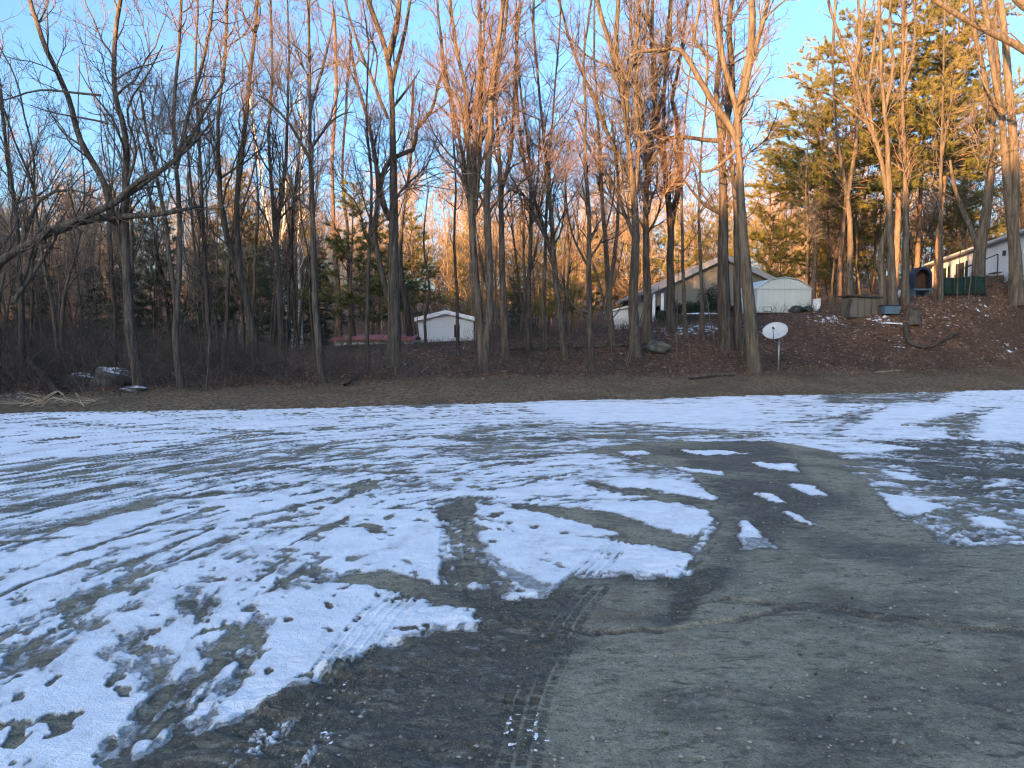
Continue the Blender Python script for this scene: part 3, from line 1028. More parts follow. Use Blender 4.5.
def build_shade_hill():
    """unseen rise added behind the camera to shade the lot at sundown"""
    q = np.linspace(-260, 200, 240)
    w = np.linspace(0, 1, 26)
    Qq, W = np.meshgrid(q, w)
    crest = np.interp(q, [-260, -115, -80, -64, -58, -50, -40, -24, -14.5, -11, -8, -6, -2, 6, 16, 40, 200], [5, 8, 30, 29.5, 27.5, 24, 22, 21.8, 20.0, 20.0, 20.8, 22.0, 24.6, 25.0, 23, 8, 4])  # unseen added hill: crest shaped to set where sun meets the trees
    crest = crest + .9 * fbm(q * .25, q * 0, 4, 3) + .7 * fbm(q * 1.1, q * 0, 3, 8)
    prof = np.sin(np.pi * np.clip(W, 0, 1)) ** 1.3
    dist = 35 + W * 90
    side = np.array([.82, -.57])
    X = SUN_TO[0] * dist + Qq * side[0]
    Y = SUN_TO[1] * dist + Qq * side[1]
    Z = prof * crest[None, :] - .6
    V = np.stack([X, Y, Z], -1).reshape(-1, 3)
    idx = np.arange(X.size).reshape(X.shape)
    Qd = np.stack([idx[:-1, :-1], idx[:-1, 1:], idx[1:, 1:], idx[1:, :-1]], -1).reshape(-1, 4)
    me = mesh_from('shade_hill', V, Qd, None, M['terrain'])
    tag(link('shade_hill', me), kind='structure')


build_lot()
build_terrain()
build_shade_hill()
FULL = True

# ------------------------------------------------------------------ front row of bare trees, each as the photo shows it
# (label, base (px,py), width px, [(px,py)...] up the main stem, side stems [(points, start width px, end width px)], options)
TREES = [
    ('grey forked tree beside the snowy rocks, two long stems rising from one trunk', (140, 389), 12,
     [(140, 389), (132, 337), (126, 257), (125, 215), (126, 137), (117, 95), (116, 43), (122, -5), (126, -60)],
     [([(126, 257), (117, 234), (103, 183), (80, 140), (69, 97), (47, 49), (31, 0), (20, -40)], 7, 3.5),
      ([(126, 190), (136, 150), (128, 110), (150, 70), (163, 45)], 3, 1), ([(69, 97), (40, 90), (5, 100), (-20, 96)], 2.4, .8), ([(76, 130), (50, 112), (30, 105)], 2, .8)], dict(dens=.8)),
    ('tall thin grey tree with a straight trunk, second full-height one right of the snowy rocks', (181, 390), 8,
     [(181, 390), (175, 329), (178, 257), (178, 212), (173, 120), (178, 43), (180, -20)],
     [([(176, 300), (169, 260), (167, 228), (158, 180), (146, 130), (140, 90)], 5, 2), ([(176, 170), (190, 110), (208, 40), (214, -10)], 4.5, 2)], dict()),
    ('dark tree slanting left under a pinkish crown, between dark spruce and leaning birch', (258, 372), 9,
     [(258, 372), (250, 320), (240, 272), (228, 240), (220, 190), (218, 120), (225, 50), (228, -20)],
     [([(240, 272), (236, 200), (245, 120), (252, 40), (256, -10)], 6, 2.5)], dict()),
    ('straight dark tree with a smooth trunk standing left of the low red roof', (323, 384), 8,
     [(323, 384), (316, 315), (313, 220), (310, 150), (310, 86), (309, 20), (309, -60)],
     [([(312, 160), (290, 125), (272, 105), (258, 95)], 3.5, 1.2), ([(312, 150), (335, 118), (352, 112)], 3, 1), ([(311, 110), (325, 60), (335, 10)], 3, 1.2)], dict(dens=1.2)),
    ('thick dark tree with a crooked S-shaped side limb, just left of the white gabled shed', (393, 366), 15,
     [(393, 366), (393, 280), (393, 220), (392, 157), (391, 100), (387, 60), (378, 30), (366, -5), (358, -50)],
     [([(388, 62), (396, 30), (399, 0), (402, -40)], 6.5, 3.5), ([(391, 90), (398, 60), (405, 30), (411, -5)], 5, 2.5),
      ([(380, 218), (379, 190), (390, 160), (413, 150), (416, 130), (430, 112), (439, 83), (446, 70)], 6, 2),
      ([(376, 300), (376, 240), (379, 186), (371, 130), (360, 90), (350, 40)], 6, 2.4), ([(379, 120), (366, 60), (352, 20), (345, -10)], 3.5, 1.6),
      ([(391, 108), (410, 85), (420, 70)], 3, 1)], dict(dens=.7, bark='bark')),
    ('grey tree with two trunks touching at the foot, just right of the gabled shed', (484, 371), 11,
     [(484, 371), (480, 320), (476, 271), (472, 200), (469, 150), (466, 90), (455, 40), (448, -20)],
     [([(489, 366), (488, 300), (485, 220), (487, 150), (490, 90), (497, 40), (505, -20)], 9, 4), ([(475, 240), (466, 180), (455, 120), (442, 60), (437, 0)], 5, 2),
      ([(472, 200), (474, 140), (478, 70), (480, -10)], 6, 2.5), ([(484, 210), (480, 130), (483, 60), (486, 0)], 5, 2), ([(469, 150), (458, 100), (444, 80), (440, 40)], 3.5, 1.5)],
     dict(dens=1.3, l1=(1, 3.0), ang=(18, 38))),
    ('slim grey tree standing close behind the two-trunked clump, its right neighbour', (506, 359), 9,
     [(506, 359), (503, 280), (501, 215), (498, 150), (496, 86), (503, 30), (508, -30)], [([(501, 200), (512, 140), (514, 60), (520, -10)], 4, 2)], dict(dens=1.2, ang=(18, 40))),
    ('slender leaning tree with a wavy forked stem, left of the small low-branched tree', (566, 360), 7.5,
     [(566, 360), (560, 310), (555, 271), (552, 220), (545, 150), (539, 86), (534, 40), (533, -10), (536, -60)],
     [([(555, 270), (545, 230), (530, 180), (520, 130), (517, 60), (520, 0)], 4.5, 2)], dict()),
    ('small dark low-branched tree at the edge of the verge, nearest in the middle', (591, 374), 7.5,
     [(591, 374), (590, 320), (589, 257), (588, 210), (585, 160), (586, 110), (584, 60)],
     [([(590, 325), (570, 300), (556, 275), (548, 255)], 2.4, .8), ([(590, 310), (610, 290), (620, 262), (624, 240)], 2.2, .8), ([(589, 270), (573, 240), (566, 205), (566, 170)], 2.6, .9),
      ([(589, 262), (604, 235), (613, 200), (616, 160)], 2.6, .9), ([(590, 340), (610, 322), (625, 300)], 1.8, .7)], dict(clear=.15, dens=1.5, l1=(.8, 2.0), bark='bark_dark')),
    ('thick grey tree splitting into a fan of sunlit orange stems, left of the gabled house', (635, 357), 12.5,
     [(635, 357), (632, 290), (634, 220), (628, 150), (625, 115), (621, 86), (612, 50), (600, 10), (592, -30)],
     [([(626, 120), (628, 80), (638, 40), (640, -20)], 6.5, 3), ([(622, 92), (616, 50), (618, 0), (616, -40)], 6, 3), ([(632, 180), (604, 125), (590, 90), (572, 50), (558, 0)], 4.5, 1.8),
      ([(634, 210), (640, 150), (636, 90), (646, 30), (650, -20)], 4.5, 2), ([(633, 240), (614, 190), (590, 150), (575, 110)], 4, 1.6)], dict(dens=1.1, ang=(18, 42))),
    ('dark slim tree a step behind the fan-topped tree, at the left eave of the house', (648, 342), 10,
     [(648, 342), (646, 270), (645, 200), (650, 140), (656, 80), (652, 30), (655, -30)], [([(646, 190), (655, 130), (668, 70), (672, 0)], 5, 2.2), ([(648, 170), (640, 100), (632, 40), (630, -20)], 4.5, 2)], dict(ang=(18, 42))),
    ('grey tree forking high up, left half of the gabled house behind', (671, 332), 10,
     [(671, 332), (671, 270), (672, 229), (668, 180), (665, 120), (667, 60), (672, -20)], [([(672, 229), (678, 180), (677, 120), (672, 100), (680, 60), (688, 0)], 6, 2.5), ([(668, 185), (655, 110), (652, 50), (645, -10)], 4, 2)], dict(ang=(18, 42))),
    ('very thin straight young tree in front of the middle of the house gable', (685, 338), 4.5,
     [(685, 338), (683, 280), (681, 200), (684, 120), (690, 60)], [], dict(dens=.8, l1=(.8, 1.8))),
    ('massive dark rough trunk close behind and left of the big pale split tree', (726, 348), 17,
     [(726, 348), (725, 280), (724, 200), (722, 140), (718, 90), (722, 40), (715, -20)],
     [([(724, 143), (705, 140), (684, 137), (660, 138), (638, 135)], 5, 2), ([(722, 140), (732, 90), (728, 30), (733, -20)], 8, 4), ([(724, 215), (705, 205), (695, 195), (680, 175)], 4.5, 1.5)], dict(bark='bark_dark', dens=.9)),
    ('dark upright trunk squeezed between the massive rough trunk and the big pale tree', (739, 348), 10,
     [(739, 348), (737, 280), (735, 200), (728, 130), (724, 70), (716, 20), (712, -20)], [], dict(bark='bark_dark', ang=(20, 45))),
    ('big grey-barked tree beside the satellite dish, its trunk scarred and its crown forked wide', (755, 373), 17,
     [(755, 373), (750, 320), (744, 257), (741, 215), (738, 160), (737, 138), (734, 105), (722, 60), (713, -5), (706, -50)],
     [([(739, 145), (732, 129), (712, 100), (690, 63), (680, 50), (667, 49), (638, 52), (625, 60)], 7.5, 2), ([(690, 64), (694, 40), (698, 10), (700, -20)], 3.5, 2), ([(737, 140), (738, 110), (749, 45), (750, -10), (752, -50)], 9, 5),
      ([(740, 110), (752, 60), (768, 0), (772, -40)], 6, 3), ([(737, 150), (720, 165), (703, 172), (690, 155), (672, 150)], 4, 1.2), ([(742, 200), (725, 172), (708, 170)], 3, 1)], dict(bark='bark_pale', dens=.8, clear=.42)),
    ('grey tree standing left of the wooden plank hut in front of the golden pines', (850, 300), 8,
     [(850, 300), (851, 229), (846, 180), (838, 130), (833, 60), (836, -10)], [([(848, 200), (856, 140), (858, 70), (866, 0)], 4.5, 2)], dict(bark='bark_pale')),
    ('curved sunlit tree bending left as it rises, right behind the wooden plank hut', (883, 306), 9,
     [(883, 306), (881, 250), (888, 215), (878, 150), (867, 123), (858, 90), (850, 60), (838, 30), (828, -5), (820, -40)],
     [([(867, 123), (850, 110), (830, 95), (800, 85)], 3.5, 1.2), ([(855, 78), (860, 40), (858, -10)], 4, 2), ([(874, 145), (868, 100), (873, 50), (880, 0)], 4.5, 2)], dict(bark='bark_pale', dens=.8)),
    ('pale slim tree just right of the curved sunlit one, in front of the tall pine', (894, 308), 10,
     [(894, 308), (891, 250), (890, 200), (888, 150), (885, 114), (881, 70), (880, 23), (878, -30)], [([(885, 114), (893, 70), (890, 20), (894, -20)], 4.5, 2)], dict(bark='bark_pale', dens=.7)),
    ('dark straight trunk lit orange above, standing left of the blue arched shelter', (905, 304), 9,
     [(905, 304), (905, 220), (903, 150), (902, 86), (903, 40), (902, -30)], [([(902, 90), (912, 50), (914, 0)], 4, 2)], dict(dens=.6)),
    ('thin straight tree between the blue arched shelter and the green fence', (940, 301), 6,
     [(940, 301), (941, 240), (941, 170), (943, 90), (944, 14), (946, -30)], [([(941, 160), (950, 110), (953, 60)], 2.5, 1)], dict(dens=1.1)),
    ('broad dark tree with a low forked limb, before the long white house', (978, 291), 15,
     [(978, 291), (980, 250), (986, 205), (991, 150), (990, 120), (982, 70), (974, 30), (970, -20)],
     [([(975, 252), (971, 228), (962, 208), (955, 190), (950, 160)], 6, 2.5), ([(989, 130), (998, 80), (996, 30), (1000, -10)], 6, 3)], dict(bark='bark', dens=.7)),
    ('big twin-stemmed tree at the right edge, near the long white house', (1017, 302), 16,
     [(1017, 302), (1015, 250), (1011, 215), (1004, 150), (1000, 114), (992, 70), (988, 37), (983, -5), (978, -40)],
     [([(1014, 230), (1014, 160), (1010, 90), (1008, 43), (1003, -5), (1000, -40)], 9, 5), ([(1000, 114), (985, 85), (975, 60)], 3, 1)], dict(bark='bark_pale', dens=.6)),
    ('white birch leaning left among the dark trunks, left of the low red roof', (294, 345), 6,
     [(294, 345), (286, 305), (276, 262), (269, 225), (258, 160), (250, 100)], [([(276, 262), (284, 215), (286, 150)], 3, 1.2)], dict(bark='birch', twig='twig_grey')),
    ('thin upright white birch behind the leaning birch', (301, 338), 4.5, [(301, 338), (300, 290), (299, 240), (303, 170), (300, 100)], [], dict(bark='birch')),
    ('reddish pine-barked trunk standing at the left end of the low red roof', (339, 343), 9,
     [(339, 343), (337, 290), (334, 230), (332, 160), (336, 90), (334, 20)], [], dict(bark='bark_pine', clear=.4, dens=.8)),
    ('dark leaning trunk crossing the middle of the low red roof', (354, 343), 7, [(354, 343), (350, 290), (347, 235), (342, 170), (346, 100), (350, 40)], [], dict(bark='bark_dark')),
    ('dark tree leaning left behind the crooked-limbed tree, by the red roof', (411, 343), 8,
     [(411, 343), (406, 305), (400, 265), (402, 215), (410, 150), (412, 90)], [], dict(bark='bark_dark')),
    ('thin black sapling trunk in front of the white gabled shed, left part of its wall', (426, 345), 3.5, [(426, 345), (425, 318), (429, 290), (424, 240), (428, 190)], [], dict(bark='bark_dark', dens=.6, l1=(.5, 1.4))),
    ('thin black sapling trunk in front of the white gabled shed, by its dark window', (458, 356), 4, [(458, 356), (457, 300), (454, 240), (456, 180), (452, 120)], [], dict(bark='bark_dark', dens=.7, l1=(.6, 1.6))),
    ('slim tree with a white-flecked trunk left of the wavy forked tree', (527, 352), 6, [(527, 352), (528, 290), (530, 220), (527, 150), (519, 80), (516, 20)], [([(529, 230), (537, 180), (540, 120)], 3, 1.2)], dict()),
    ('pair-stemmed grey tree in the gap right of the small low-branched tree', (613, 345), 7, [(613, 345), (608, 290), (604, 230), (600, 170), (596, 100)], [([(609, 300), (616, 240), (618, 180), (612, 120)], 4.5, 2)], dict()),
    ('pale dead stick of a tree leaning against the trunks left of the house', (610, 332), 4, [(610, 332), (603, 300), (593, 265), (580, 240)], [], dict(bark='bark_pale', dens=.3, l1=(.4, 1.0))),
    ('thin brown tree at the right gable corner of the house, behind the mint shed', (806, 300), 4, [(806, 300), (808, 240), (806, 180), (810, 120)], [], dict(bark='bark_pale')),
    ('dark upright tree at the left edge below the bent-over limb', (24, 380), 7, [(24, 380), (22, 320), (20, 270), (16, 220), (8, 170)], [([(22, 300), (32, 250), (45, 220), (60, 190)], 3, 1.2)], dict(bark='bark_dark')),
    ('slender dark tree with a bare straight stem left of the slanting dark tree', (212, 378), 6, [(212, 378), (208, 300), (204, 230), (200, 150), (196, 80), (198, 10)], [([(205, 240), (192, 190), (186, 130)], 3, 1.3)], dict(bark='bark_dark')),
    ('grey tree with a pinkish top between the slanting dark tree and the straight smooth one', (283, 366), 7, [(283, 366), (280, 300), (274, 220), (268, 140), (272, 60), (270, -10)], [([(276, 240), (286, 170), (290, 90), (288, 20)], 4, 1.6)], dict()),
    ('thin dark tree immediately left of the thick crooked-limbed tree', (368, 372), 5, [(368, 372), (368, 310), (370, 240), (372, 180), (366, 110), (368, 50)], [], dict(bark='bark_dark')),
    ('slim dark tree right behind the right one of the twin trunks', (545, 350), 5, [(545, 350), (543, 290), (546, 220), (550, 150), (556, 80), (560, 20)], [], dict()),
    ('thin grey tree hugging the left side of the massive rough trunk', (703, 340), 5, [(703, 340), (702, 280), (700, 210), (703, 140), (708, 70), (705, 10)], [], dict()),
]


def tree_from_spec(i, label, base, wpx, main, side, opt):
    rng = np.random.default_rng(100 + i)
    Y = hit(*base)
    if Y > 46: Y = 48 if base[0] < 620 else 45 if base[0] < 830 else 38
    m = Y / FPX
    lean = rng.normal(0, .35)
    ys = np.linspace(0, 1, len(main)) * lean

    def to3(px, py, extra=0):
        return at(px, py, Y + extra)
    pts = [to3(p[0], p[1], e) for p, e in zip(main, ys)]
    pts[0][2] = hz(pts[0][0], pts[0][1]) - .12
    r0 = wpx * m / 2 * (.86 if base[0] > 700 else .94)
    n = len(pts)
    zz = np.array([p[2] for p in pts])
    rad = r0 * (1 - .075 * (zz - zz[0])).clip(.36, 1)
    rad[0] = r0 * 1.32
    pts.insert(1, pts[0] * .78 + pts[1] * .22); rad = np.insert(rad, 1, r0 * 1.02)
    # carry the stem on above the picture
    d = unit(pts[-1] - pts[-3] + np.array([0, 0, 1.0]))
    top_h = pts[-1][2] - pts[0][2]
    want = rng.uniform(15, 19) if wpx > 6 else max(top_h + 1.2, min(13, top_h + 3))
    ext = max(want - top_h, 1.0)
    P = grow(np.array([pts[-1]]), d[None], np.array([ext]), 7, .07, .08, rng)[0]
    r_end = rad[-1]
    stems = [resample(np.vstack([pts, P[1:]]), np.concatenate([rad, np.linspace(r_end * .9, .012, 6)]), .3, .009, rng)]
    for sp, w0, w1 in side:
        off = rng.normal(0, .5)
        q0 = np.array([to3(p[0], p[1], lean * .5 + off * k) for k, p in zip(np.linspace(0, 1, len(sp)), sp)])
        # start inside the main stem
        dist = np.linalg.norm(stems[0][0] - q0[0], axis=1)
        q0[0] = stems[0][0][dist.argmin()] * .7 + q0[0] * .3
        rr = np.linspace(w0, w1, len(sp)) * m / 2
        if sp[-1][1] < 30 and w1 >= 1.5:
            dd = unit(q0[-1] - q0[-2] + np.array([0, 0, .8]))
            E = grow(q0[-1:], dd[None], np.array([rng.uniform(3, 5)]), 6, .09, .08, rng)[0]
            q0 = np.vstack([q0, E[1:]]); rr = np.concatenate([rr, np.linspace(rr[-1] * .9, .01, 5)])
        stems.append(resample(q0, rr, .3, .011, rng))
    kw = {k: v for k, v in opt.items() if k in ('clear', 'dens', 'l1', 'ang')}
    kw.setdefault('clear', .22)
    kw['fine'] = 1.3 if base[0] > 320 else 1.0
    if base[0] > 840: kw['dens'] = kw.get('dens', 1) * .5; kw['fine'] = .9
    tr, cr = bare_tree(stems, 500 + i, **kw)
    name = 'birch_tree' if opt.get('bark') == 'birch' else 'bare_tree'
    return finish_tree(name, label, tr, cr, pts[0], 'bare trees in the front row', opt.get('bark', 'bark'), opt.get('twig', 'twig' if i % 3 else 'twig_grey'))


def bent_tree():
    """old tree at the left edge whose top is bent over to the right"""
    rng = np.random.default_rng(9)
    Y = 20.5
    main = [(-6, 392), (-4, 330), (-6, 290), (-4, 268), (12, 254), (60, 228), (115, 203), (165, 168), (195, 142), (215, 118)]
    pts = [at(p[0], p[1], Y) for p in main]
    pts[0][2] = hz(pts[0][0], pts[0][1]) - .1
    r = np.array([9, 8, 7.5, 7.2, 6.5, 5.8, 5, 3.6, 2.4, 1.2]) * Y / FPX * .62
    stems = [resample(pts, r, .3, .006, rng)]
    for sp, w0, w1 in [([(52, 232), (95, 219), (160, 214), (200, 206)], 4.5, 1.5), ([(115, 203), (140, 180), (175, 160), (205, 110), (225, 80)], 3.2, 1), ([(0, 262), (-20, 220), (-30, 160)], 5, 2),
                       ([(20, 250), (40, 200), (70, 190), (100, 200)], 2.2, .8), ([(14, 300), (35, 270), (55, 240), (62, 215)], 2.5, .8)]:
        q = np.array([at(p[0], p[1], Y + rng.normal(0, .2)) for p in sp])
        stems.append(resample(q, np.linspace(w0, w1, len(sp)) * Y / FPX, .3, .006, rng))
    tr, cr = bare_tree(stems, 77, clear=.3, dens=1.5, l1=(.8, 2.2), ang=(30, 70))
    finish_tree('bent_tree', 'old grey tree at the left edge, bent over so its limb slants up rightward', tr, cr, pts[0], 'bare trees in the front row', 'bark', 'twig_grey')


def edge_tree():
    rng = np.random.default_rng(12)
    Y = 27.0
    b = at(1085, 318, Y); b[2] = hz(b[0], b[1]) - .1
    pts = [b] + [at(px, py, Y) for px, py in ((1083, 240), (1080, 150), (1078, 60), (1070, -30), (1060, -120))]
    stems = [resample(pts, np.array([.3, .25, .22, .2, .16, .05]), .3, .006, rng)]
    q = np.array([at(px, py, Y + e) for px, py, e in ((1079, 90, 0), (1024, 50, -.3), (980, 27, -.5), (950, 10, -.6), (928, -5, -.6), (900, -30, -.6))])
    stems.append(resample(q, np.array([4.5, 3.6, 3, 2.6, 2.2, .8]) * Y / FPX, .3, .006, rng))
    q = np.array([at(px, py, Y) for px, py in ((1078, 40), (1040, 15), (1012, -8), (990, -60))])
    stems.append(resample(q, np.array([6, 5, 4, 2]) * Y / FPX, .3, .006, rng))
    tr, cr = bare_tree(stems, 78, clear=.3, dens=.6, l1=(.8, 2.4))
    finish_tree('bare_tree', 'tree just outside the right edge whose long pale limb crosses the top right corner', tr, cr, pts[0], 'bare trees in the front row', 'bark_pale', 'twig')


# ------------------------------------------------------------------ evergreens
def evergreen(H, kind, seed):
    rng = np.random.default_rng(seed)
    tr, cr = Acc(), Acc()
    wob = grow(np.zeros((1, 3)), np.array([[0, 0, 1.]]), np.array([H]), 14, .02, .05, rng)[0]
    r0 = .0065 * H + .05
    P, R = resample(wob, np.linspace(r0, .015, 14), .4)
    V, Q = tubes(P[None], R[None], 9); tr.add(V, Q)
    if kind == 'pine':
        f0, step, nb, lmax, pw, droop = (.36 if H > 14 else .2), .5, 6, min(.26 * H, 4.8), .6, .03
    elif kind == 'thin_pine':
        f0, step, nb, lmax, pw, droop = .38, .6, 5, min(.17 * H, 4.2), .5, .03
    else:
        f0, step, nb, lmax, pw, droop = .06, .28, 7, .23 * H, .95, -.03
    zs = np.arange(f0 * H, H * .985, step)
    pos, dirs, lens = [], [], []
    for z in zs:
        f = (z / H - f0) / (1 - f0)
        c = np.array([np.interp(z, P[:, 2], P[:, 0]), np.interp(z, P[:, 2], P[:, 1]), z])
        a0 = rng.uniform(0, 6.28)
        for b in range(nb):
            if rng.random() < .3 and kind != 'spruce': continue
            a = a0 + b * 6.28 / nb + rng.normal(0, .3)
            el = math.radians(rng.normal(8 if kind != 'spruce' else -6, 9) + 35 * f ** 2)
            shape = (1 - f) ** pw if kind == 'spruce' else (1 - f) ** pw * (.5 + .5 * min(1, f * 5 + .3))
            ln = lmax * shape * rng.uniform(.4, 1.15) + .25
            pos.append(c + rng.normal(0, .05, 3)); dirs.append([math.cos(a) * math.cos(el), math.sin(a) * math.cos(el), math.sin(el)]); lens.append(ln)
    pos, dirs, lens = np.array(pos), np.array(dirs), np.array(lens)
    P1 = grow(pos, dirs, lens, 7, .06, droop, rng)
    R1 = taper(.012 + lens * .009, 7, .2)
    V, Q = tubes(P1, R1, 4); tr.add(V, Q)
    per = 4.5 if kind != 'spruce' else 6
    cnt = np.maximum(2, (lens * per).astype(int))
    par = np.repeat(np.arange(len(lens)), cnt)
    fr = rng.uniform(.3 if kind != 'spruce' else .1, 1, len(par))
    p, r, d = spawn(P1, R1, par, np.clip(fr, 0, .999), np.radians(rng.uniform(25, 65, len(par))), rng)
    d[:, 2] *= .45; d = unit(d)
    l2 = lens[par] * rng.uniform(.15, .34, len(par)) + .12
    P2 = grow(p, d, l2, 4, .08, .05 if kind != 'spruce' else -.03, rng)
    R2 = taper(np.full(len(par), .012), 4, .4)
    V, Q = tubes(P2, R2, 3); tr.add(V, Q)
    # needle tufts along the outer twigs
    ns = np.maximum(3, (l2 * (14 if kind != 'spruce' else 12)).astype(int))
    pa = np.repeat(np.arange(len(l2)), ns)
    c, _, dd = spawn(P2, R2, pa, np.clip(rng.uniform(.15, 1, len(pa)), 0, .999), np.radians(rng.uniform(0, 30, len(pa))), rng)
    nb = 16 if kind != 'spruce' else 9
    ctr = np.repeat(c, nb, 0); ax = np.repeat(dd, nb, 0)
    bd = unit(ax * .75 + rng.normal(0, .75, ctr.shape) + np.array([0, 0, .22 if kind != 'spruce' else -.05]))
    ln = rng.uniform(.12, .26, len(ctr)) * (1.0 if kind != 'spruce' else .75)
    wd = unit(np.cross(bd, rng.normal(0, 1, bd.shape))) * rng.uniform(.006, .014, len(ctr))[:, None]
    Vb = np.stack([ctr - wd, ctr + wd, ctr + bd * ln[:, None]], 1).reshape(-1, 3)
    cr.add(Vb, None, np.arange(len(Vb)).reshape(-1, 3))
    return tr, cr


EVER = [  # label, kind, picture column, distance, top row, needle material
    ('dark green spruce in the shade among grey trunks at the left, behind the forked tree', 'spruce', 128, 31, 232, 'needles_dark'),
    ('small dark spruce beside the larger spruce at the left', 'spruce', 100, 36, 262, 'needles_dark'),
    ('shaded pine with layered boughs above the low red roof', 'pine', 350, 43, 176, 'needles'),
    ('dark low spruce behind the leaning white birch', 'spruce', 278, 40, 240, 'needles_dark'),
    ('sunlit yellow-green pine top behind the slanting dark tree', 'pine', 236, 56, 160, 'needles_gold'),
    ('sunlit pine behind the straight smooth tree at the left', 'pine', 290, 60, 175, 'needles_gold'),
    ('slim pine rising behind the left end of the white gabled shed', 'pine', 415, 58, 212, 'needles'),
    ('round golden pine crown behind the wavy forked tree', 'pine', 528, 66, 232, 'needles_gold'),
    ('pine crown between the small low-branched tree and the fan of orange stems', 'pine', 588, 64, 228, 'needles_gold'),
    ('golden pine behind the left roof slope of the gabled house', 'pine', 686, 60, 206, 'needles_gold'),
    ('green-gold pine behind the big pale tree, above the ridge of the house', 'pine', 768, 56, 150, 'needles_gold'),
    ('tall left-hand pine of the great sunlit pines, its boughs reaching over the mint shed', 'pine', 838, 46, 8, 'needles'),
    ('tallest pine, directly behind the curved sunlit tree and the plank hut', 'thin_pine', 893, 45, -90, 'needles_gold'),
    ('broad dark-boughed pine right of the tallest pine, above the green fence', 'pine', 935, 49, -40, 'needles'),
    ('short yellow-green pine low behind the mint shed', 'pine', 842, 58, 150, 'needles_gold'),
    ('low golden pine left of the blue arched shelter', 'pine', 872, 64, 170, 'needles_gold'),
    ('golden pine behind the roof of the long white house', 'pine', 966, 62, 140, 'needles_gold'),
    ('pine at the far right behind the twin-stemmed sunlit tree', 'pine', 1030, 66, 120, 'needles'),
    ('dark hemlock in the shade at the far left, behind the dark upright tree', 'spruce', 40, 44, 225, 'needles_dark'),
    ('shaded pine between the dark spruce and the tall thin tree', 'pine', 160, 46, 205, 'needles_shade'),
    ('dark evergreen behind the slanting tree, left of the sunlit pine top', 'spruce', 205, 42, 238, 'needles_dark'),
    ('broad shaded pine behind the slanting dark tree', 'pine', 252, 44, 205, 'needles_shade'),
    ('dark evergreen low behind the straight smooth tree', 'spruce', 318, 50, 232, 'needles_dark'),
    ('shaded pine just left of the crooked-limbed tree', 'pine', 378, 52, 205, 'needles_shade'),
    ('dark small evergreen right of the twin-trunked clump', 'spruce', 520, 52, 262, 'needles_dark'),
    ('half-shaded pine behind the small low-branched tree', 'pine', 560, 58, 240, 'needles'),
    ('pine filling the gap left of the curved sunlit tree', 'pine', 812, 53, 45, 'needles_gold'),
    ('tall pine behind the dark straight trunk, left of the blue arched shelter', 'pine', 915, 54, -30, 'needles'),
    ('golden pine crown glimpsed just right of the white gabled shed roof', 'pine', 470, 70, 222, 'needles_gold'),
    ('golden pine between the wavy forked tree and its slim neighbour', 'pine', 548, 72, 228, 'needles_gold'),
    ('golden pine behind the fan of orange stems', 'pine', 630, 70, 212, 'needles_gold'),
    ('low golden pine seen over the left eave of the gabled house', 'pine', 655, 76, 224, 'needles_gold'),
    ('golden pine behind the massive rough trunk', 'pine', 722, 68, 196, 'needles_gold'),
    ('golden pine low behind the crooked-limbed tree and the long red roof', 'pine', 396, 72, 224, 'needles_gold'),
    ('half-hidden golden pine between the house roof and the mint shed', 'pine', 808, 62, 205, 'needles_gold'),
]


def evergreens():
    for i, (label, kind, px, Y, top, nm) in enumerate(EVER):
        p = at(px, 340, Y); x, y = p[0], p[1]
        z = hz(x, y)
        H = at(px, top, Y)[2] - z
        tr, cr = evergreen(H, kind, 300 + i)
        o = thing('spruce_tree' if kind == 'spruce' else 'pine_tree', label, 'tree', (x, y, z - .1), 0, 'evergreens among the bare trees')
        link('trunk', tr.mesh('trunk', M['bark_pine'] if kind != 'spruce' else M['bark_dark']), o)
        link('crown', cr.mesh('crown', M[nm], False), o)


# ------------------------------------------------------------------ the woods behind
def proto_stems(H, seed, forks=True):
    rng = np.random.default_rng(seed)
    r = .0035 * H + rng.uniform(.01, .035)
    hb = H * rng.uniform(.3, .55)
    base = grow(np.zeros((1, 3)), np.array([[rng.normal(0, .06), rng.normal(0, .06), 1.]]), np.array([hb]), 8, .06, .04, rng)[0]
    main = resample(base, np.linspace(r * 1.2, r * .8, 8), .5)
    st = [main]
    st += leaders(base[-1], unit(base[-1] - base[-2]), H - hb, r * .8, int(rng.integers(2, 4)) if forks else 1, rng, 12 if forks else 3, 10)
    return st


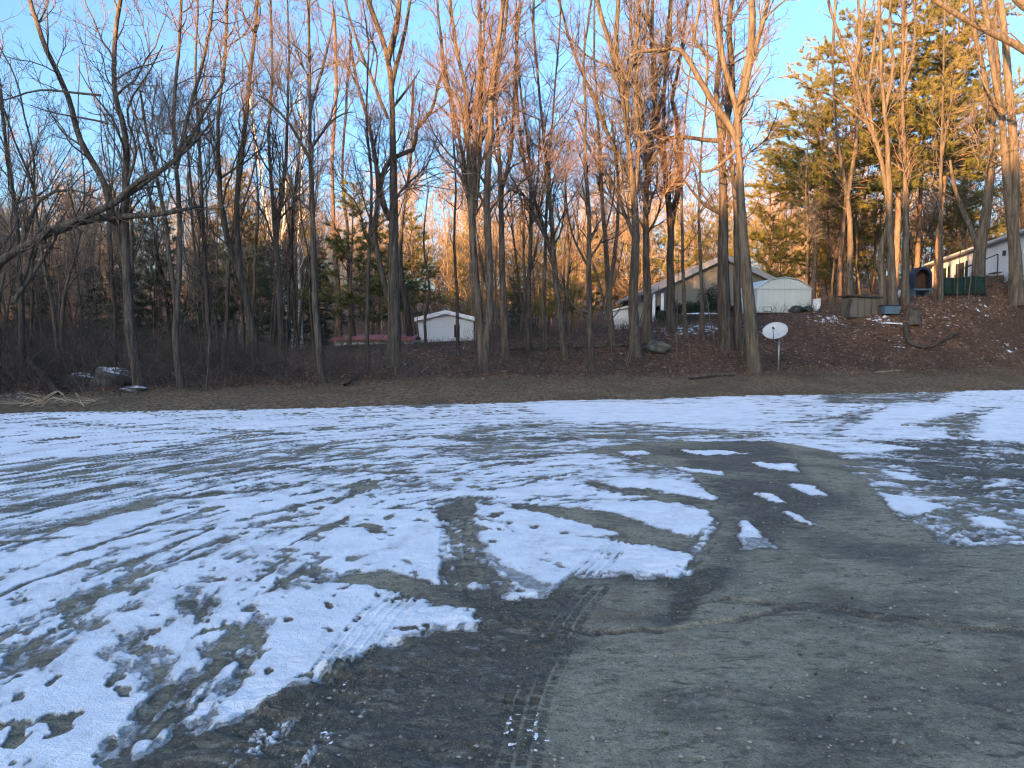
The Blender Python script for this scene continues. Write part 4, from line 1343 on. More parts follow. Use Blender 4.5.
def woods():
    rng = np.random.default_rng(44)
    protos = []
    for k in range(9):
        H = [13, 15, 12, 16, 14, 11, 15, 13, 9][k]
        tr, cr = bare_tree(proto_stems(H, 900 + k, k % 4 != 3), 950 + k, clear=.2, dens=.9, l1=(.9, 3.0), ang=(18, 48), fine=.9, rmin=.0075, sides=7)
        protos.append((H, tr.mesh('trunk', M[['bark', 'bark_dark', 'bark', 'bark_pale'][k % 4]]), cr.mesh('crown', M['twig' if k % 2 else 'twig_grey'])))
    labels = {
        'a': 'slender bare tree in the dim crowded woods at the left, behind the front row',
        'b': 'slender bare tree in the woods behind the red roof and the white gabled shed',
        'c': 'slender bare tree crowded behind the front row between gabled shed and gabled house',
        'd': 'slender sunlit bare tree in the golden woods behind the gabled house and the mint shed',
        'e': 'slender sunlit bare tree among the golden pines behind the hut and the long white house',
    }
    n = 0
    placed = []
    tries = 0
    while n < 205 and tries < 6000:
        tries += 1
        px = rng.uniform(-90, 1110)
        Y = rng.uniform(29, 66) if px < 620 else rng.uniform(48, 72)
        if rng.random() < .25: px = rng.uniform(-60, 330)
        if px < 250 and rng.random() < .3: Y = rng.uniform(24, 34)
        p = at(px, 340, Y); x, y = float(p[0]), float(p[1])
        if 405 < px < 485 and Y < 66: continue
        if 320 < px < 420 and Y < 60: continue
        if 600 < px < 830 and Y < 60: continue
        if px > 905 and Y < 58: continue
        if any((x - a) ** 2 + (y - b) ** 2 < 1.6 for a, b in placed): continue
        placed.append((x, y))
        k = int(rng.integers(0, 9))
        key = 'a' if px < 300 else 'b' if px < 480 else 'c' if px < 650 else 'd' if px < 830 else 'e'
        o = thing('bare_tree', labels[key], 'tree', (x, y, hz(x, y) - .1), rng.uniform(0, 6.28), 'slender trees of the woods behind')
        s = rng.uniform(.6, 1.0)
        o.scale = (s, s, s)
        link('trunk', protos[k][1], o); link('crown', protos[k][2], o)
        n += 1
    # beyond: a wood that reads as one mass
    tr_all, cr_all = Acc(), Acc()
    for k in range(8):
        H = rng.uniform(12, 17)
        tr, cr = bare_tree(proto_stems(H, 1200 + k), 1250 + k, clear=.05, dens=1.5, l1=(1.2, 3.6), ang=(20, 60), fine=.6, rmin=.022, sides=4, l4=False)
        V = np.concatenate(tr.V + cr.V); 
        Q = np.concatenate(tr.Q + [q + tr.n for q in cr.Q])
        for _ in range(54):
            Y = rng.uniform(62, 118)
            px = rng.uniform(-160, 1180)
            p = at(px, 340, Y)
            a = rng.uniform(0, 6.28); s = rng.uniform(.7, 1.15)
            c, sn = math.cos(a) * s, math.sin(a) * s
            W = np.stack([V[:, 0] * c - V[:, 1] * sn + p[0], V[:, 0] * sn + V[:, 1] * c + p[1], V[:, 2] * s + hz(p[0], p[1]) - .2], 1)
            tr_all.add(W, Q)
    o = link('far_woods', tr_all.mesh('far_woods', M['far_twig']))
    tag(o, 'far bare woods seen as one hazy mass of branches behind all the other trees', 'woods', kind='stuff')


# ------------------------------------------------------------------ undergrowth, leaves, grass
def undergrowth():
    rng = np.random.default_rng(21)

    def scatter(n, x0, x1, t0, t1, dens=None):
        out = []
        while len(out) < n:
            x = rng.uniform(x0, x1, n * 2); t = rng.uniform(t0, t1, n * 2)
            y = 20.2 + .29 * x + t / .96
            k = np.abs(x / y) < .74
            if dens is not None: k &= rng.random(len(x)) < dens(x, t, y)
            out.extend(np.stack([x, y], 1)[k].tolist())
        a = np.array(out[:n])
        return a[:, 0], a[:, 1], hgt(a[:, 0], a[:, 1])
    A = Acc()
    # twiggy brush, thick and tall at the left, low on the bank
    def dens(x, t, y):
        return np.clip(np.interp(x, [-22, -10, -4, 2, 8, 26], [1, 1, .6, .42, .5, .6]) * (.45 + .9 * (fbm(x * .6, y * .6, 3, 5) > -.05)), 0, 1)
    x, y, z = scatter(11000, -30, 28, 2.2, 22, dens)
    hmax = np.interp(x, [-20, -9, -3, 6, 26], [2.2, 1.7, .95, .6, .7])
    hmax = hmax * np.where((x > -13) & (x < -1.5) & (y > 25.5), .38, 1)
    ln = hmax * rng.uniform(.3, 1.15, len(x))
    d = unit(np.stack([rng.normal(0, .45, len(x)), rng.normal(0, .45, len(x)), np.ones(len(x))], 1))
    P = grow(np.stack([x, y, z - .03], 1), d, ln, 6, .2, .0, rng)
    R = taper(.003 + ln * .0042, 6, .35)
    V, Q = tubes(P, R, 3); A.add(V, Q)
    par = np.repeat(np.arange(len(x)), 4)
    p, r, dd = spawn(P, R, par, rng.uniform(.25, .98, len(par)), np.radians(rng.uniform(25, 70, len(par))), rng)
    P2 = grow(p, dd, ln[par] * rng.uniform(.25, .55, len(par)), 4, .22, .02, rng)
    V, Q = tubes(P2, taper(np.full(len(par), .0038), 4, .5), 3); A.add(V, Q)
    tag(link('undergrowth', A.mesh('undergrowth', M['brush'])), 'tangled brown brush of thin stems under the trees along the bank', 'brush', kind='stuff')
    # fallen leaves
    x, y, z = scatter(26000, -24, 28, 3.0, 16, lambda x, t, y: np.clip(.5 + .6 * fbm(x * .4, y * .4, 3, 8), .1, 1))
    n = len(x)
    c = np.stack([x, y, z + rng.uniform(.01, .06, n)], 1)
    a = unit(rng.normal(0, 1, (n, 3)) * np.array([1, 1, .45])); b = unit(np.cross(a, rng.normal(0, 1, (n, 3)) * np.array([.5, .5, 1]) ))
    s = rng.uniform(.03, .06, n)[:, None]
    V = np.stack([c - a * s, c + b * s * .6, c + a * s, c - b * s * .6], 1).reshape(-1, 3)
    me = mesh_from('fallen_leaves', V, np.arange(n * 4).reshape(-1, 4), None, M['leaf'], False)
    tag(link('fallen_leaves', me), 'brown fallen leaves covering the bank below the trees', 'leaves', kind='stuff')
    # flattened dead grass on the verge
    x, y, z = scatter(16000, -26, 26, -.1, 4.6, lambda x, t, y: np.clip(.6 + .7 * fbm(x * .7, y * 1.2, 3, 12), .05, 1) * np.interp(t, [-.1, .3, 3, 4.6], [.4, 1, .8, .2]))
    n = len(x)
    d = unit(np.stack([rng.normal(0, 1, n), rng.normal(0, 1, n), rng.uniform(.15, .9, n)], 1))
    L = rng.uniform(.05, .17, n)
    P = grow(np.stack([x, y, z - .01], 1), d, L, 3, .25, -.15, rng)
    V, Q = tubes(P, taper(np.full(n, .0045), 3, .4), 3)
    tag(link('grass', mesh_from('grass', V, Q, None, M['grass'])), 'short dead olive-brown grass on the verge between the snow and the bank', 'grass', kind='stuff')


def saplings():
    rng = np.random.default_rng(31)
    spec = [(560, 358, 'thin pale sapling between the wavy forked tree and the small low-branched tree'), (396, 376, 'knee-thin sapling at the foot of the thick crooked-limbed tree'),
            (612, 362, 'pale sapling rising left of the thick fan-topped tree'), (626, 366, 'twin-stemmed pale sapling at the foot of the fan-topped tree'), (652, 352, 'pale straight sapling left of the low mossy boulder'),
            (676, 356, 'pale sapling right of the low mossy boulder'), (690, 362, 'pale sapling in front of the dark shrubs of the house'), (697, 348, 'short pale sapling closest to the dark shrubs of the house'),
            (717, 360, 'pale sapling at the foot of the massive rough trunk'), (742, 356, 'pale sapling left of the big pale tree'), (1010, 308, 'pale sapling left of the twin-stemmed sunlit tree'),
            (968, 300, 'grey sapling in front of the green fence, near its middle'), (957, 302, 'grey sapling in front of the green fence, at its left half'), (420, 352, 'pale short sapling below the left corner of the white gabled shed'), (206, 392, 'thin bare sapling at the edge of the brush left of the slanting tree')]
    for i, (px, py, label) in enumerate(spec):
        Y = hit(px, py); b = at(px, py, Y)
        H = rng.uniform(2.2, 4.5)
        P = grow(b[None] - np.array([[0, 0, .05]]), unit(np.array([[rng.normal(0, .08), 0, 1.]])), np.array([H]), 8, .04, .03, rng)[0]
        st = [resample(P, np.linspace(.026, .006, 8), .25)]
        if 'twin' in label:
            P2 = P + np.linspace(.05, .4, 8)[:, None] * np.array([1, 0, 0]); st.append(resample(P2, np.linspace(.022, .006, 8), .25))
        tr, cr = bare_tree(st, 700 + i, clear=.3, dens=1.2, l1=(.3, 1.0), fine=1, rmin=.004, sides=6)
        finish_tree('sapling', label, tr, cr, b, 'saplings on the bank', 'bark_pale', 'twig_grey', 'sapling')


# ------------------------------------------------------------------ buildings and small things
def X(px, Y):
    return at(px, 340, Y)[0]


def Zp(py, Y, px=512):
    return at(px, py, Y)[2]


def gabled_shed():
    Y = 50
    x0, x1 = X(418, Y), X(475, Y)
    w = x1 - x0; cx = (x0 + x1) / 2
    base = hz(cx, Y) - .2
    zb = base
    ze, za = Zp(319.5, Y) - zb, Zp(313, Y) - zb
    o = thing('gabled_shed', 'pale grey shed with a low white-trimmed gable showing above the leafy bank', 'shed', (cx, Y, zb), math.radians(-3))
    m = MB(); m.prism([(-w / 2, 0), (w / 2, 0), (w / 2, ze), (0, za), (-w / 2, ze)], 0, 9); m.build('wall', M['white_siding'], o)
    for s in (-1, 1):
        t = MB()
        a = [(0, za + .03), (s * (w / 2 + .18), ze - .03), (s * (w / 2 + .18), ze + .10), (0, za + .17)]
        t.prism(a if s > 0 else a[::-1], -.2, 9.2); t.build('roof', M['roof_light'], o)
        f = MB()
        a = [(0, za - .06), (s * (w / 2 + .20), ze - .13), (s * (w / 2 + .20), ze + .115), (0, za + .185)]
        f.prism(a if s > 0 else a[::-1], -.26, -.203); f.build('gable_trim', M['white_trim'], o)
    wx = X(457, Y) - cx; z0, z1 = Zp(337, Y) - zb, Zp(325, Y) - zb
    fr = MB()
    fr.box((wx, -.03, z1), (.34, .06, .05)).box((wx, -.03, z0), (.34, .06, .05)).box((wx - .15, -.03, (z0 + z1) / 2), (.04, .058, z1 - z0)).box((wx + .15, -.03, (z0 + z1) / 2), (.04, .058, z1 - z0))
    fo = fr.build('window', M['black'], o)
    MB().box((wx, -.012, (z0 + z1) / 2), (.27, .02, z1 - z0 - .04)).build('pane', M['glass'], fo)
    MB().box((w / 2 - .04, -.015, ze / 2), (.09, .03, ze - .02)).build('corner_board', M['black'], o)
    MB().box((-w / 2 + .03, -.015, ze / 2), (.06, .03, ze - .02)).build('corner_board', M['white_trim'], o)


def red_roofed():
    Y = 47
    x0, x1 = X(331, Y), X(415, Y)
    cx = (x0 + x1) / 2; w = x1 - x0
    zb = hz(cx, Y) - .1
    z0, z1, z2 = Zp(344, Y) - zb, Zp(340.2, Y) - zb, Zp(335.8, Y) - zb
    z0 = max(z0, .3)
    o = thing('long_shed', 'long low outbuilding with a faded red roof glimpsed left of the gabled shed', 'shed', (cx, Y, zb))
    MB().box((0, 1.6, z1 / 2), (w - .3, 3.0, z1)).build('wall', M['white_trim'], o)
    m = MB()
    P = [(-.25, z1 - .02), (1.6, z2), (3.45, z1 - .02), (3.45, z1 + .06), (1.6, z2 + .09), (-.25, z1 + .06)]
    vs0 = [m.bm.verts.new((-w / 2, p[0], p[1])) for p in P]; vs1 = [m.bm.verts.new((w / 2, p[0], p[1])) for p in P]
    for a in (vs0, vs1[::-1]):
        m.bm.faces.new((a[0], a[1], a[4], a[5])); m.bm.faces.new((a[1], a[2], a[3], a[4]))
    for i in range(6):
        j = (i + 1) % 6; m.bm.faces.new((vs0[i], vs0[j], vs1[j], vs1[i]))
    m.build('roof', M['red_roof'], o)


def gabled_house():
    Y = 47
    x0, xa, x1 = X(652, Y), X(722, Y), X(792, Y)
    cx = xa; hw = (x1 - x0) / 2
    zb = hz(cx, Y) - .15
    ze, za = Zp(291, Y) - zb, Zp(258, Y) - zb
    zo = Zp(306, Y) - zb
    o = thing('gabled_house', 'tan house with a wide white-edged gable over an open porch, behind dark trunks', 'house', (cx, Y, zb))
    # gable wall carried over the open porch
    m = MB(); m.prism([(-hw, zo), (hw, zo), (hw, ze), (0, za), (-hw, ze)], 0, .2); m.build('wall', M['tan_siding'], o)
    xl = X(672, Y) - cx; xr = X(752, Y) - cx
    MB().box(((-hw + xl) / 2 + .25, .1, zo / 2), (xl + hw - .5, .19, zo - .01)).build('lower_wall', M['tan_siding'], o)
    MB().box(((xr + hw) / 2, .1, zo / 2), (hw - xr, .19, zo - .01)).build('lower_wall', M['tan_siding'], o)
    MB().box((0, 3.4, zo / 2 - .05), (hw * 2 - .2, .15, zo - .1)).build('porch_wall', M['pale_siding'], o)
    m = MB()
    for s in (-1, 1): m.box((s * (hw - .08), 6.6, ze / 2), (.16, 12.7, ze))
    m.box((0, 13.1, ze / 2), (hw * 2, .2, ze)); m.build('side_wall', M['tan_siding'], o)
    MB().box((0, 1.8, zo + .06), (hw * 2 - .4, 3.0, .1)).build('porch_ceiling', M['pale_siding'], o)
    rf = None
    for s in (-1, 1):
        k = (za - ze) / hw
        e = ze - .45 * k
        a = [(0, za + .02), (s * (hw + .45), e + .02), (s * (hw + .45), e + .2), (0, za + .2)]
        t = MB(); t.prism(a if s > 0 else a[::-1], -.4, 13.6); r_ = t.build('roof', M['roof_grey'], o); rf = rf or r_
        a = [(0, za - .12), (s * (hw + .47), e - .12), (s * (hw + .47), e + .22), (0, za + .22)]
        t = MB(); t.prism(a if s > 0 else a[::-1], -.46, -.403); t.build('gable_trim', M['grey_trim'], o)
    MB().bar((1.9, 2.0, za - .55), (1.9, 2.0, za + .35), .09, 10).bar((1.9, 2.0, za + .35), (1.9, 2.0, za + .45), .14, 10).build('vent_pipe', M['white_trim'], o, True)
    for px in (653, 661.5, 740):
        xx = X(px, Y) - cx
        MB().box((xx, -.13, ze * .46), (.16, .16, ze * .92), None, .01).box((xx, -.13, .08), (.24, .24, .16)).build('porch_post', M['white_trim'], o)
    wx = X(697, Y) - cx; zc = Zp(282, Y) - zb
    MB().box((wx, -.025, zc), (.5, .05, .8)).build('gable_sun_patch', plain('sun_patch_tan', (.42, .33, .24), .6), o)  # warm tan piece, a patch of sun on the gable done as colour
    wx = X(717, Y) - cx; zc = Zp(318, Y) - zb
    fr = MB().box((wx, 3.29, zc), (1.0, .08, 1.0)).build('window', M['white_trim'], o)
    MB().box((wx, 3.24, zc), (.86, .03, .86)).build('pane', M['glass'], fr)
    # shrubs and things standing in front
    def shrub(px, py, Ys, w, h, label, seed, mat='needles_dark'):
        zg = hz(X(px, Ys), Ys)
        rng = np.random.default_rng(seed)
        n = 3200
        d = unit(rng.normal(0, 1, (n, 3))); rr = rng.random(n) ** .4
        c = d * rr[:, None] * np.array([w / 2, w / 2, h / 2]) * (1 + .25 * np.sin(d[:, :1] * 5 + seed)) + np.array([0, 0, h * .5])
        bd = unit(d + rng.normal(0, .6, (n, 3))); wd = unit(np.cross(bd, rng.normal(0, 1, (n, 3)))) * .02
        V = np.stack([c - wd, c + wd, c + bd * .11], 1).reshape(-1, 3)
        sh = thing('shrub', label, 'shrub', (X(px, Ys), Ys, zg), 0, 'dark shrubs at the house porch')
        link('crown', mesh_from('crown', V, None, np.arange(n * 3).reshape(-1, 3), M[mat], False), sh)
        st = np.stack([np.zeros((7, 3)), rng.normal(0, 1, (7, 3)) * np.array([w / 5, w / 5, 0]) + np.array([0, 0, h * .35]), rng.normal(0, 1, (7, 3)) * np.array([w / 3, w / 3, 0]) + np.array([0, 0, h * .75])], 1)
        V, Q = tubes(st, taper(np.full(7, .02), 3, .3), 4)
        link('stem', mesh_from('stem', V, Q, None, M['bark_dark']), sh)
    shrub(664, 320, 44.5, 1.1, .8, 'dark rounded shrub at the left corner post of the gabled house', 3)
    shrub(680, 320, 44.2, 1.2, 1.25, 'dark shrub under the left part of the porch of the gabled house', 4)
    shrub(696, 320, 44.0, 1.5, 1.25, 'wide dark shrub in the middle of the porch front', 5)
    shrub(710, 318, 44.6, 1.3, 2.0, 'tallest dark shrub, left of the massive rough trunk in front of the porch', 6)
    # low table with snow on it
    Yt = 41.5
    p = at(700, 327, Yt)
    zt = Zp(325, Yt); zg = hz(p[0], Yt)
    zt = max(zt, zg + .35)
    t = thing('garden_table', 'long low table with old snow on its top in front of the porch shrubs', 'table', (p[0], Yt, zg))
    hh = zt - zg
    MB().box((0, 0, hh), (2.6, .7, .05), None, .01).build('table_top', M['old_board'], t)
    for sx in (-1.15, 1.15):
        for sy in (-.28, .28):
            MB().box((sx, sy, hh / 2 - .03), (.08, .08, hh)).build('leg', M['old_board'], t)
    MB().blob((.1, 0, hh + .04), (1.2, .33, .06), 5, .15).build('snow_cover', M['snow'], t, True)


def white_trailer():
    Y = 52
    x0, x1 = X(612, Y), X(646, Y); cx = (x0 + x1) / 2; w = x1 - x0
    zb = hz(cx, Y) - .1
    zt0, zt1 = Zp(312, Y) - zb, Zp(303, Y) - zb
    o = thing('white_outbuilding', 'small white outbuilding with a sloping roof glimpsed between trunks left of the gabled house', 'shed', (cx, Y, zb))
    MB().prism([(-w / 2, 0), (w / 2, 0), (w / 2, zt1), (-w / 2, zt0)], 0, 3).build('wall', M['white_siding'], o)
    MB().prism([(-w / 2 - .2, zt0 + .0), (w / 2 + .15, zt1 + .06), (w / 2 + .15, zt1 + .16), (-w / 2 - .2, zt0 + .1)], -.2, 3.2).build('roof', M['white_trim'], o)
    MB().box((.3, -.02, zt0 * .45), (.7, .04, zt0 * .8)).build('door', M['pale_siding'], o)


def mint_shed():
    Y = 39.0
    x0, x1 = X(756, Y), X(811, Y); cx = (x0 + x1) / 2; w = x1 - x0
    zg = hz(cx, Y)
    zw = Zp(316, Y) - zg                       # floor of the shed
    g = max(zw, .12)
    ze, zs, za = Zp(288.5, Y) - zg, Zp(280.5, Y) - zg, Zp(278, Y) - zg
    o = thing('metal_shed', 'pale mint metal garden shed with a rounded gambrel roof standing on the bank', 'shed', (cx, Y, zg), math.radians(3))
    h = w / 2
    out = [(-h, g), (h, g), (h, ze), (h * .52, zs), (0, za), (-h * .52, zs), (-h, ze)]
    MB().prism(out, 0, 3.0).build('wall', M['mint_metal'], o)
    k = [(h + .05, ze - .04), (h * .54, zs + .02), (0, za + .03), (-h * .54, zs + .02), (-h - .05, ze - .04)]
    m = MB(); m.prism(k + [(p[0], p[1] + .045) for p in k[::-1]], -.06, 3.08); m.build('roof', M['mint_roof'], o)
    MB().box((0, -.015, ze - .03), (w - .02, .03, .06)).build('front_rail', M['mint_roof'], o)
    m = MB()
    for yy in (.3, 2.6): m.box((0, yy, g / 2 - .02), (w + .1, .15, g))
    m.box((0, 1.4, g - .04), (w + .06, 2.9, .06)); m.build('base', M['dark_wood'], o)
    # metal hoop, bags and a bent white panel in front
    Yt = 37.6
    xh = X(767, Yt); zt = hz(xh, Yt)
    m = MB()
    for a, b in (((-.18, 0, 0), (-.18, 0, .42)), ((.18, 0, 0), (.18, 0, .42)), ((-.18, 0, .42), (.18, 0, .42)), ((-.18, 0, .2), (.18, 0, .2))): m.bar(a, b, .014)
    q = m.build('wire_hoop', M['black'], None); q.location = (xh, Yt, zt + Zp(314, Yt) - zt - .05)
    q.location[2] = zt
    tag(q, 'small black metal hoop standing in front of the mint shed', 'hoop')
    for i, (px, s, lab) in enumerate(((796, .42, 'dark green stuffed bag by the foot of the mint shed, the larger one'), (807, .32, 'low dark bag lying between the green bag and the white panel'))):
        xb = X(px, Yt); zt = hz(xb, Yt)
        q = MB().blob((0, 0, s * .42), (s * .85, s * .8, s * .55), 10 + i, .12).build('bag', M['green_bag'], None, True)
        q.location = (xb, Yt, zt); tag(q, lab, 'bag', 'bags by the mint shed')
    xb = X(815, Yt); zt = hz(xb, Yt)
    q = MB().prism([(-.12, 0), (-.06, 0), (.0, .3), (-.1, .62), (-.16, .6), (-.07, .3)], -.25, .25).build('panel', M['white_trim'], None)
    q.location = (xb, Yt, zt); q.rotation_euler = (0, .3, .3); tag(q, 'bent white plastic panel leaning at the right corner of the mint shed', 'panel')


def plank_hut():
    Y = hit(858, 318, 24, 50)
    x0, x1 = X(847, Y), X(880, Y); cx = (x0 + x1) / 2; w = x1 - x0
    zg = hz(cx, Y) - .03
    h = Zp(297.5, Y) - zg
    o = thing('plank_hut', 'small weathered plank hut with a flat dark lid, leaning boards at its sides', 'hut', (cx, Y, zg), math.radians(6))
    MB().box((0, .35, h / 2), (w * .9, .7, h)).build('wall', M['old_wood'], o)
    MB().box((0, .33, h + .04), (w * 1.1, .95, .07), Matrix.Rotation(.045, 3, 'Y'), .01).build('roof', M['dark_wood'], o)
    for px, ww in ((-.2, .05), (.22, .05), (.0, .04)):
        MB().box((w * px, -.015, h / 2), (ww, .03, h * .97)).build('batten', M['old_board'], o)
    MB().box((-w * .53, -.05, h * .45), (.14, .04, h * 1.0), Matrix.Rotation(.28, 3, 'Y')).build('leaning_board', M['dark_wood'], o)
    MB().box((w * .50, -.06, h * .46), (.3, .035, h * .95), Matrix.Rotation(-.14, 3, 'Y')).build('leaning_board', M['old_board'], o)
    # blue tub and white board beside it
    Yt = Y - .1
    xb = X(888, Yt); zt = hz(xb, Yt)
    t = thing('plastic_tub', 'dull blue plastic tub standing right of the plank hut', 'tub', (xb, Yt, zt))
    m = MB(); bmesh.ops.create_cone(m.bm, cap_ends=True, segments=4, radius1=.42, radius2=.5, depth=.34, matrix=Matrix.Translation((0, 0, .17)) @ Matrix.Rotation(.785, 4, 'Z') ); m.build('body', M['teal'], t)
    MB().box((0, 0, .35), (.78, .78, .035), None, .01).build('rim', M['blue'], t)
    xb = X(898, Yt - .8); zt = hz(xb, Yt - .8)
    q = MB().box((0, 0, .05), (1.1, .16, .05), Matrix.Rotation(.06, 3, 'Y')).build('board', M['white_trim'], None)
    q.location = (xb, Yt - .8, zt); tag(q, 'pale board lying on the leaves in front of the blue tub', 'board')


def stump():
    Y = hit(912, 323, 24, 50)
    x = X(912, Y); zg = hz(x, Y)
    rng = np.random.default_rng(2)
    n, K = 18, 7
    a = np.arange(n) * 2 * math.pi / n
    V = []
    for k in range(K):
        f = k / (K - 1)
        r = (.30 - .07 * f + .06 * (1 - f) ** 3) * (1 + .10 * np.sin(a * 3 + 1) + .06 * np.sin(a * 7))
        top = .55 + .10 * np.sin(a * 2 + .5) + .12 * rng.random(n)
        V.append(np.stack([r * np.cos(a), r * np.sin(a), f * top - .08], 1))
    V.append(np.array([[0, 0, .45]]))
    V = np.concatenate(V)
    idx = np.arange(n * K).reshape(K, n); nx = np.roll(idx, -1, 1)
    Q = np.stack([idx[:-1], nx[:-1], nx[1:], idx[1:]], -1).reshape(-1, 4)
    T = np.stack([idx[-1], nx[-1], np.full(n, n * K)], 1)
    o = link('tree_stump', mesh_from('tree_stump', V, Q, T, M['bark'], False))
    o.location = (x, Y, zg); tag(o, 'grey jagged tree stump on the bank right of the plank hut', 'stump')


def dish():
    Y = hit(779, 374, 22, 32)
    x = X(779, Y); zg = hz(x, Y)
    c = at(775, 332, Y)
    o = thing('satellite_dish', 'grey satellite dish on a metal pole standing on the verge beside the big pale tree', 'satellite dish', (x, Y, zg))
    top = c[2] - zg
    MB().bar((0, 0, -.1), (0, 0, top - .12), .03, 12).build('pole', M['metal'], o, True)
    # reflector: shallow bowl turned up and to the left, seen nearly from the front
    m = bmesh.new()
    rings, seg = 8, 40
    R_, depth = .42, .09
    q = (Vector((-.36, -.64, .68)).to_track_quat('Z', 'Y')).to_matrix()
    loc = Vector((c[0] - x, -.05, top))
    prev = None
    shells = []
    for side, off in ((0, 0), (1, -.018)):
        rows = [[m.verts.new(loc + q @ Vector((0, 0, off)))]]
        for i in range(1, rings + 1):
            f = i / rings
            rows.append([m.verts.new(loc + q @ Vector((R_ * f * math.cos(t) , R_ * .94 * f * math.sin(t), depth * f * f + off))) for t in np.arange(seg) * 2 * math.pi / seg])
        for j in range(seg):
            jj = (j + 1) % seg
            m.faces.new((rows[0][0], rows[1][j], rows[1][jj]))
            for i in range(1, rings):
                m.faces.new((rows[i][j], rows[i + 1][j], rows[i + 1][jj], rows[i][jj]))
        shells.append(rows[-1])
    for j in range(seg):
        jj = (j + 1) % seg
        m.faces.new((shells[0][j], shells[1][j], shells[1][jj], shells[0][jj]))
    bmesh.ops.recalc_face_normals(m, faces=m.faces)
    me = bpy.data.meshes.new('reflector'); m.to_mesh(me); m.free()
    me.materials.append(M['dish']); me.polygons.foreach_set('use_smooth', np.ones(len(me.polygons), bool))
    rf = link('reflector', me, o)
    lo = loc + q @ Vector((0, -.38, .07)); fo = loc + q @ Vector((0, -.20, .42))
    MB().bar(lo, fo, .014, 8).build('feed_arm', M['metal'], o, True)
    d = q @ Vector((0, .25, -.5))
    MB().bar(fo - d * .06, fo + d * .16, .03, 10, .04).build('receiver', M['black'], o, True)
    MB().box((0, .03, top - .1), (.12, .12, .16), None, .01).bar((0, .03, top - .08), loc + q @ Vector((0, 0, -.02)), .035).build('bracket', M['black'], o)


def long_house():
    p0 = np.array([X(1010, 38), 38.0]); dr = unit(np.array([.26, 1.0]))
    zt = Zp(237.5, 38, 1010); zb = hz(*p0) - .4
    a = p0 - dr * 4.5; L = 19.0
    H = zt - zb
    ang = math.atan2(dr[1], dr[0])
    o = thing('long_house', 'long white single-storey house receding behind the trees at the right edge', 'house', (a[0], a[1], zb), ang)
    # local x along the wall, local -y... the wall faces left, towards +y
    MB().box((L / 2, -3, H / 2), (L, 6, H)).build('wall', M['white_siding_long'], o)
    MB().prism([(-.3, H + .02), (L + .3, H + .02), (L + .3, H + .12), (-.3, H + .12)], -6.4, .4).build('eave_trim', M['white_trim'], o)
    m = MB()
    P = [(.42, H + .125), (-3, H + 1.1), (-6.42, H + .125)]
    v0 = [m.bm.verts.new((-.3, *p)) for p in P]; v1 = [m.bm.verts.new((L + .3, *p)) for p in P]
    m.bm.faces.new(v0); m.bm.faces.new(v1[::-1])
    for i in range(3):
        j = (i + 1) % 3; m.bm.faces.new((v0[i], v0[j], v1[j], v1[i]))
    m.build('roof', M['roof_light'], o)

    def along(px):      # local x where the wall crosses that picture column
        u = (px - CX) / FPX
        s = (a[0] - u * a[1]) / (u * dr[1] - dr[0])
        return s
    for px, w, zc, h in ((959, 1.2, .0, 1.15), (942, 1.2, 0, 1.15), (1030, 1.0, 0, 1.0)):
        s = along(px)
        zc = H - 1.05
        f = MB().box((s, .03, zc), (w + .16, .06, h + .16)).build('window', M['white_trim'], o)
        MB().box((s, .066, zc), (w, .02, h)).build('pane', M['glass'], f)
        m = MB()
        for sg in (-1, 1): m.box((s + sg * (w / 2 + .3), .025, zc), (.34, .05, h + .1))
        m.build('shutter', M['dark_wood'], f)
    s = along(1002)
    MB().box((s, .08, H - .65), (.12, .14, .26), None, .02).build('wall_lamp', M['black'], o)
    s = along(930.5)
    MB().box((s, .03, H - 1.25), (.9, .06, 2.0)).build('door', M['pale_siding'], o)
    # steps with a rail running up to the wall
    s0 = along(1005); z0 = .55
    st = thing('entry_steps', 'weathered wooden steps with a slanting rail at the side of the long white house', 'steps', (a[0] + dr[0] * s0, a[1] + dr[1] * s0, zb), ang)
    m = MB()
    for i in range(3): m.box((.3 + i * .0, .5 + i * .3, .95 - i * .22), (1.1, .30, .05))
    m.build('tread', M['old_board'], st)
    for sx in (.9, -.2): MB().box((sx, .75, .55), (.06, 1.0, .5)).build('side_board', M['dark_wood'], st)
    m = MB(); m.bar((.9, .2, 1.95), (.9, 1.9, 1.2), .03); m.bar((.9, .2, .7), (.9, .2, 1.95), .03); m.bar((.9, 1.9, .1), (.9, 1.9, 1.2), .03); m.build('handrail', M['dark_wood'], st)


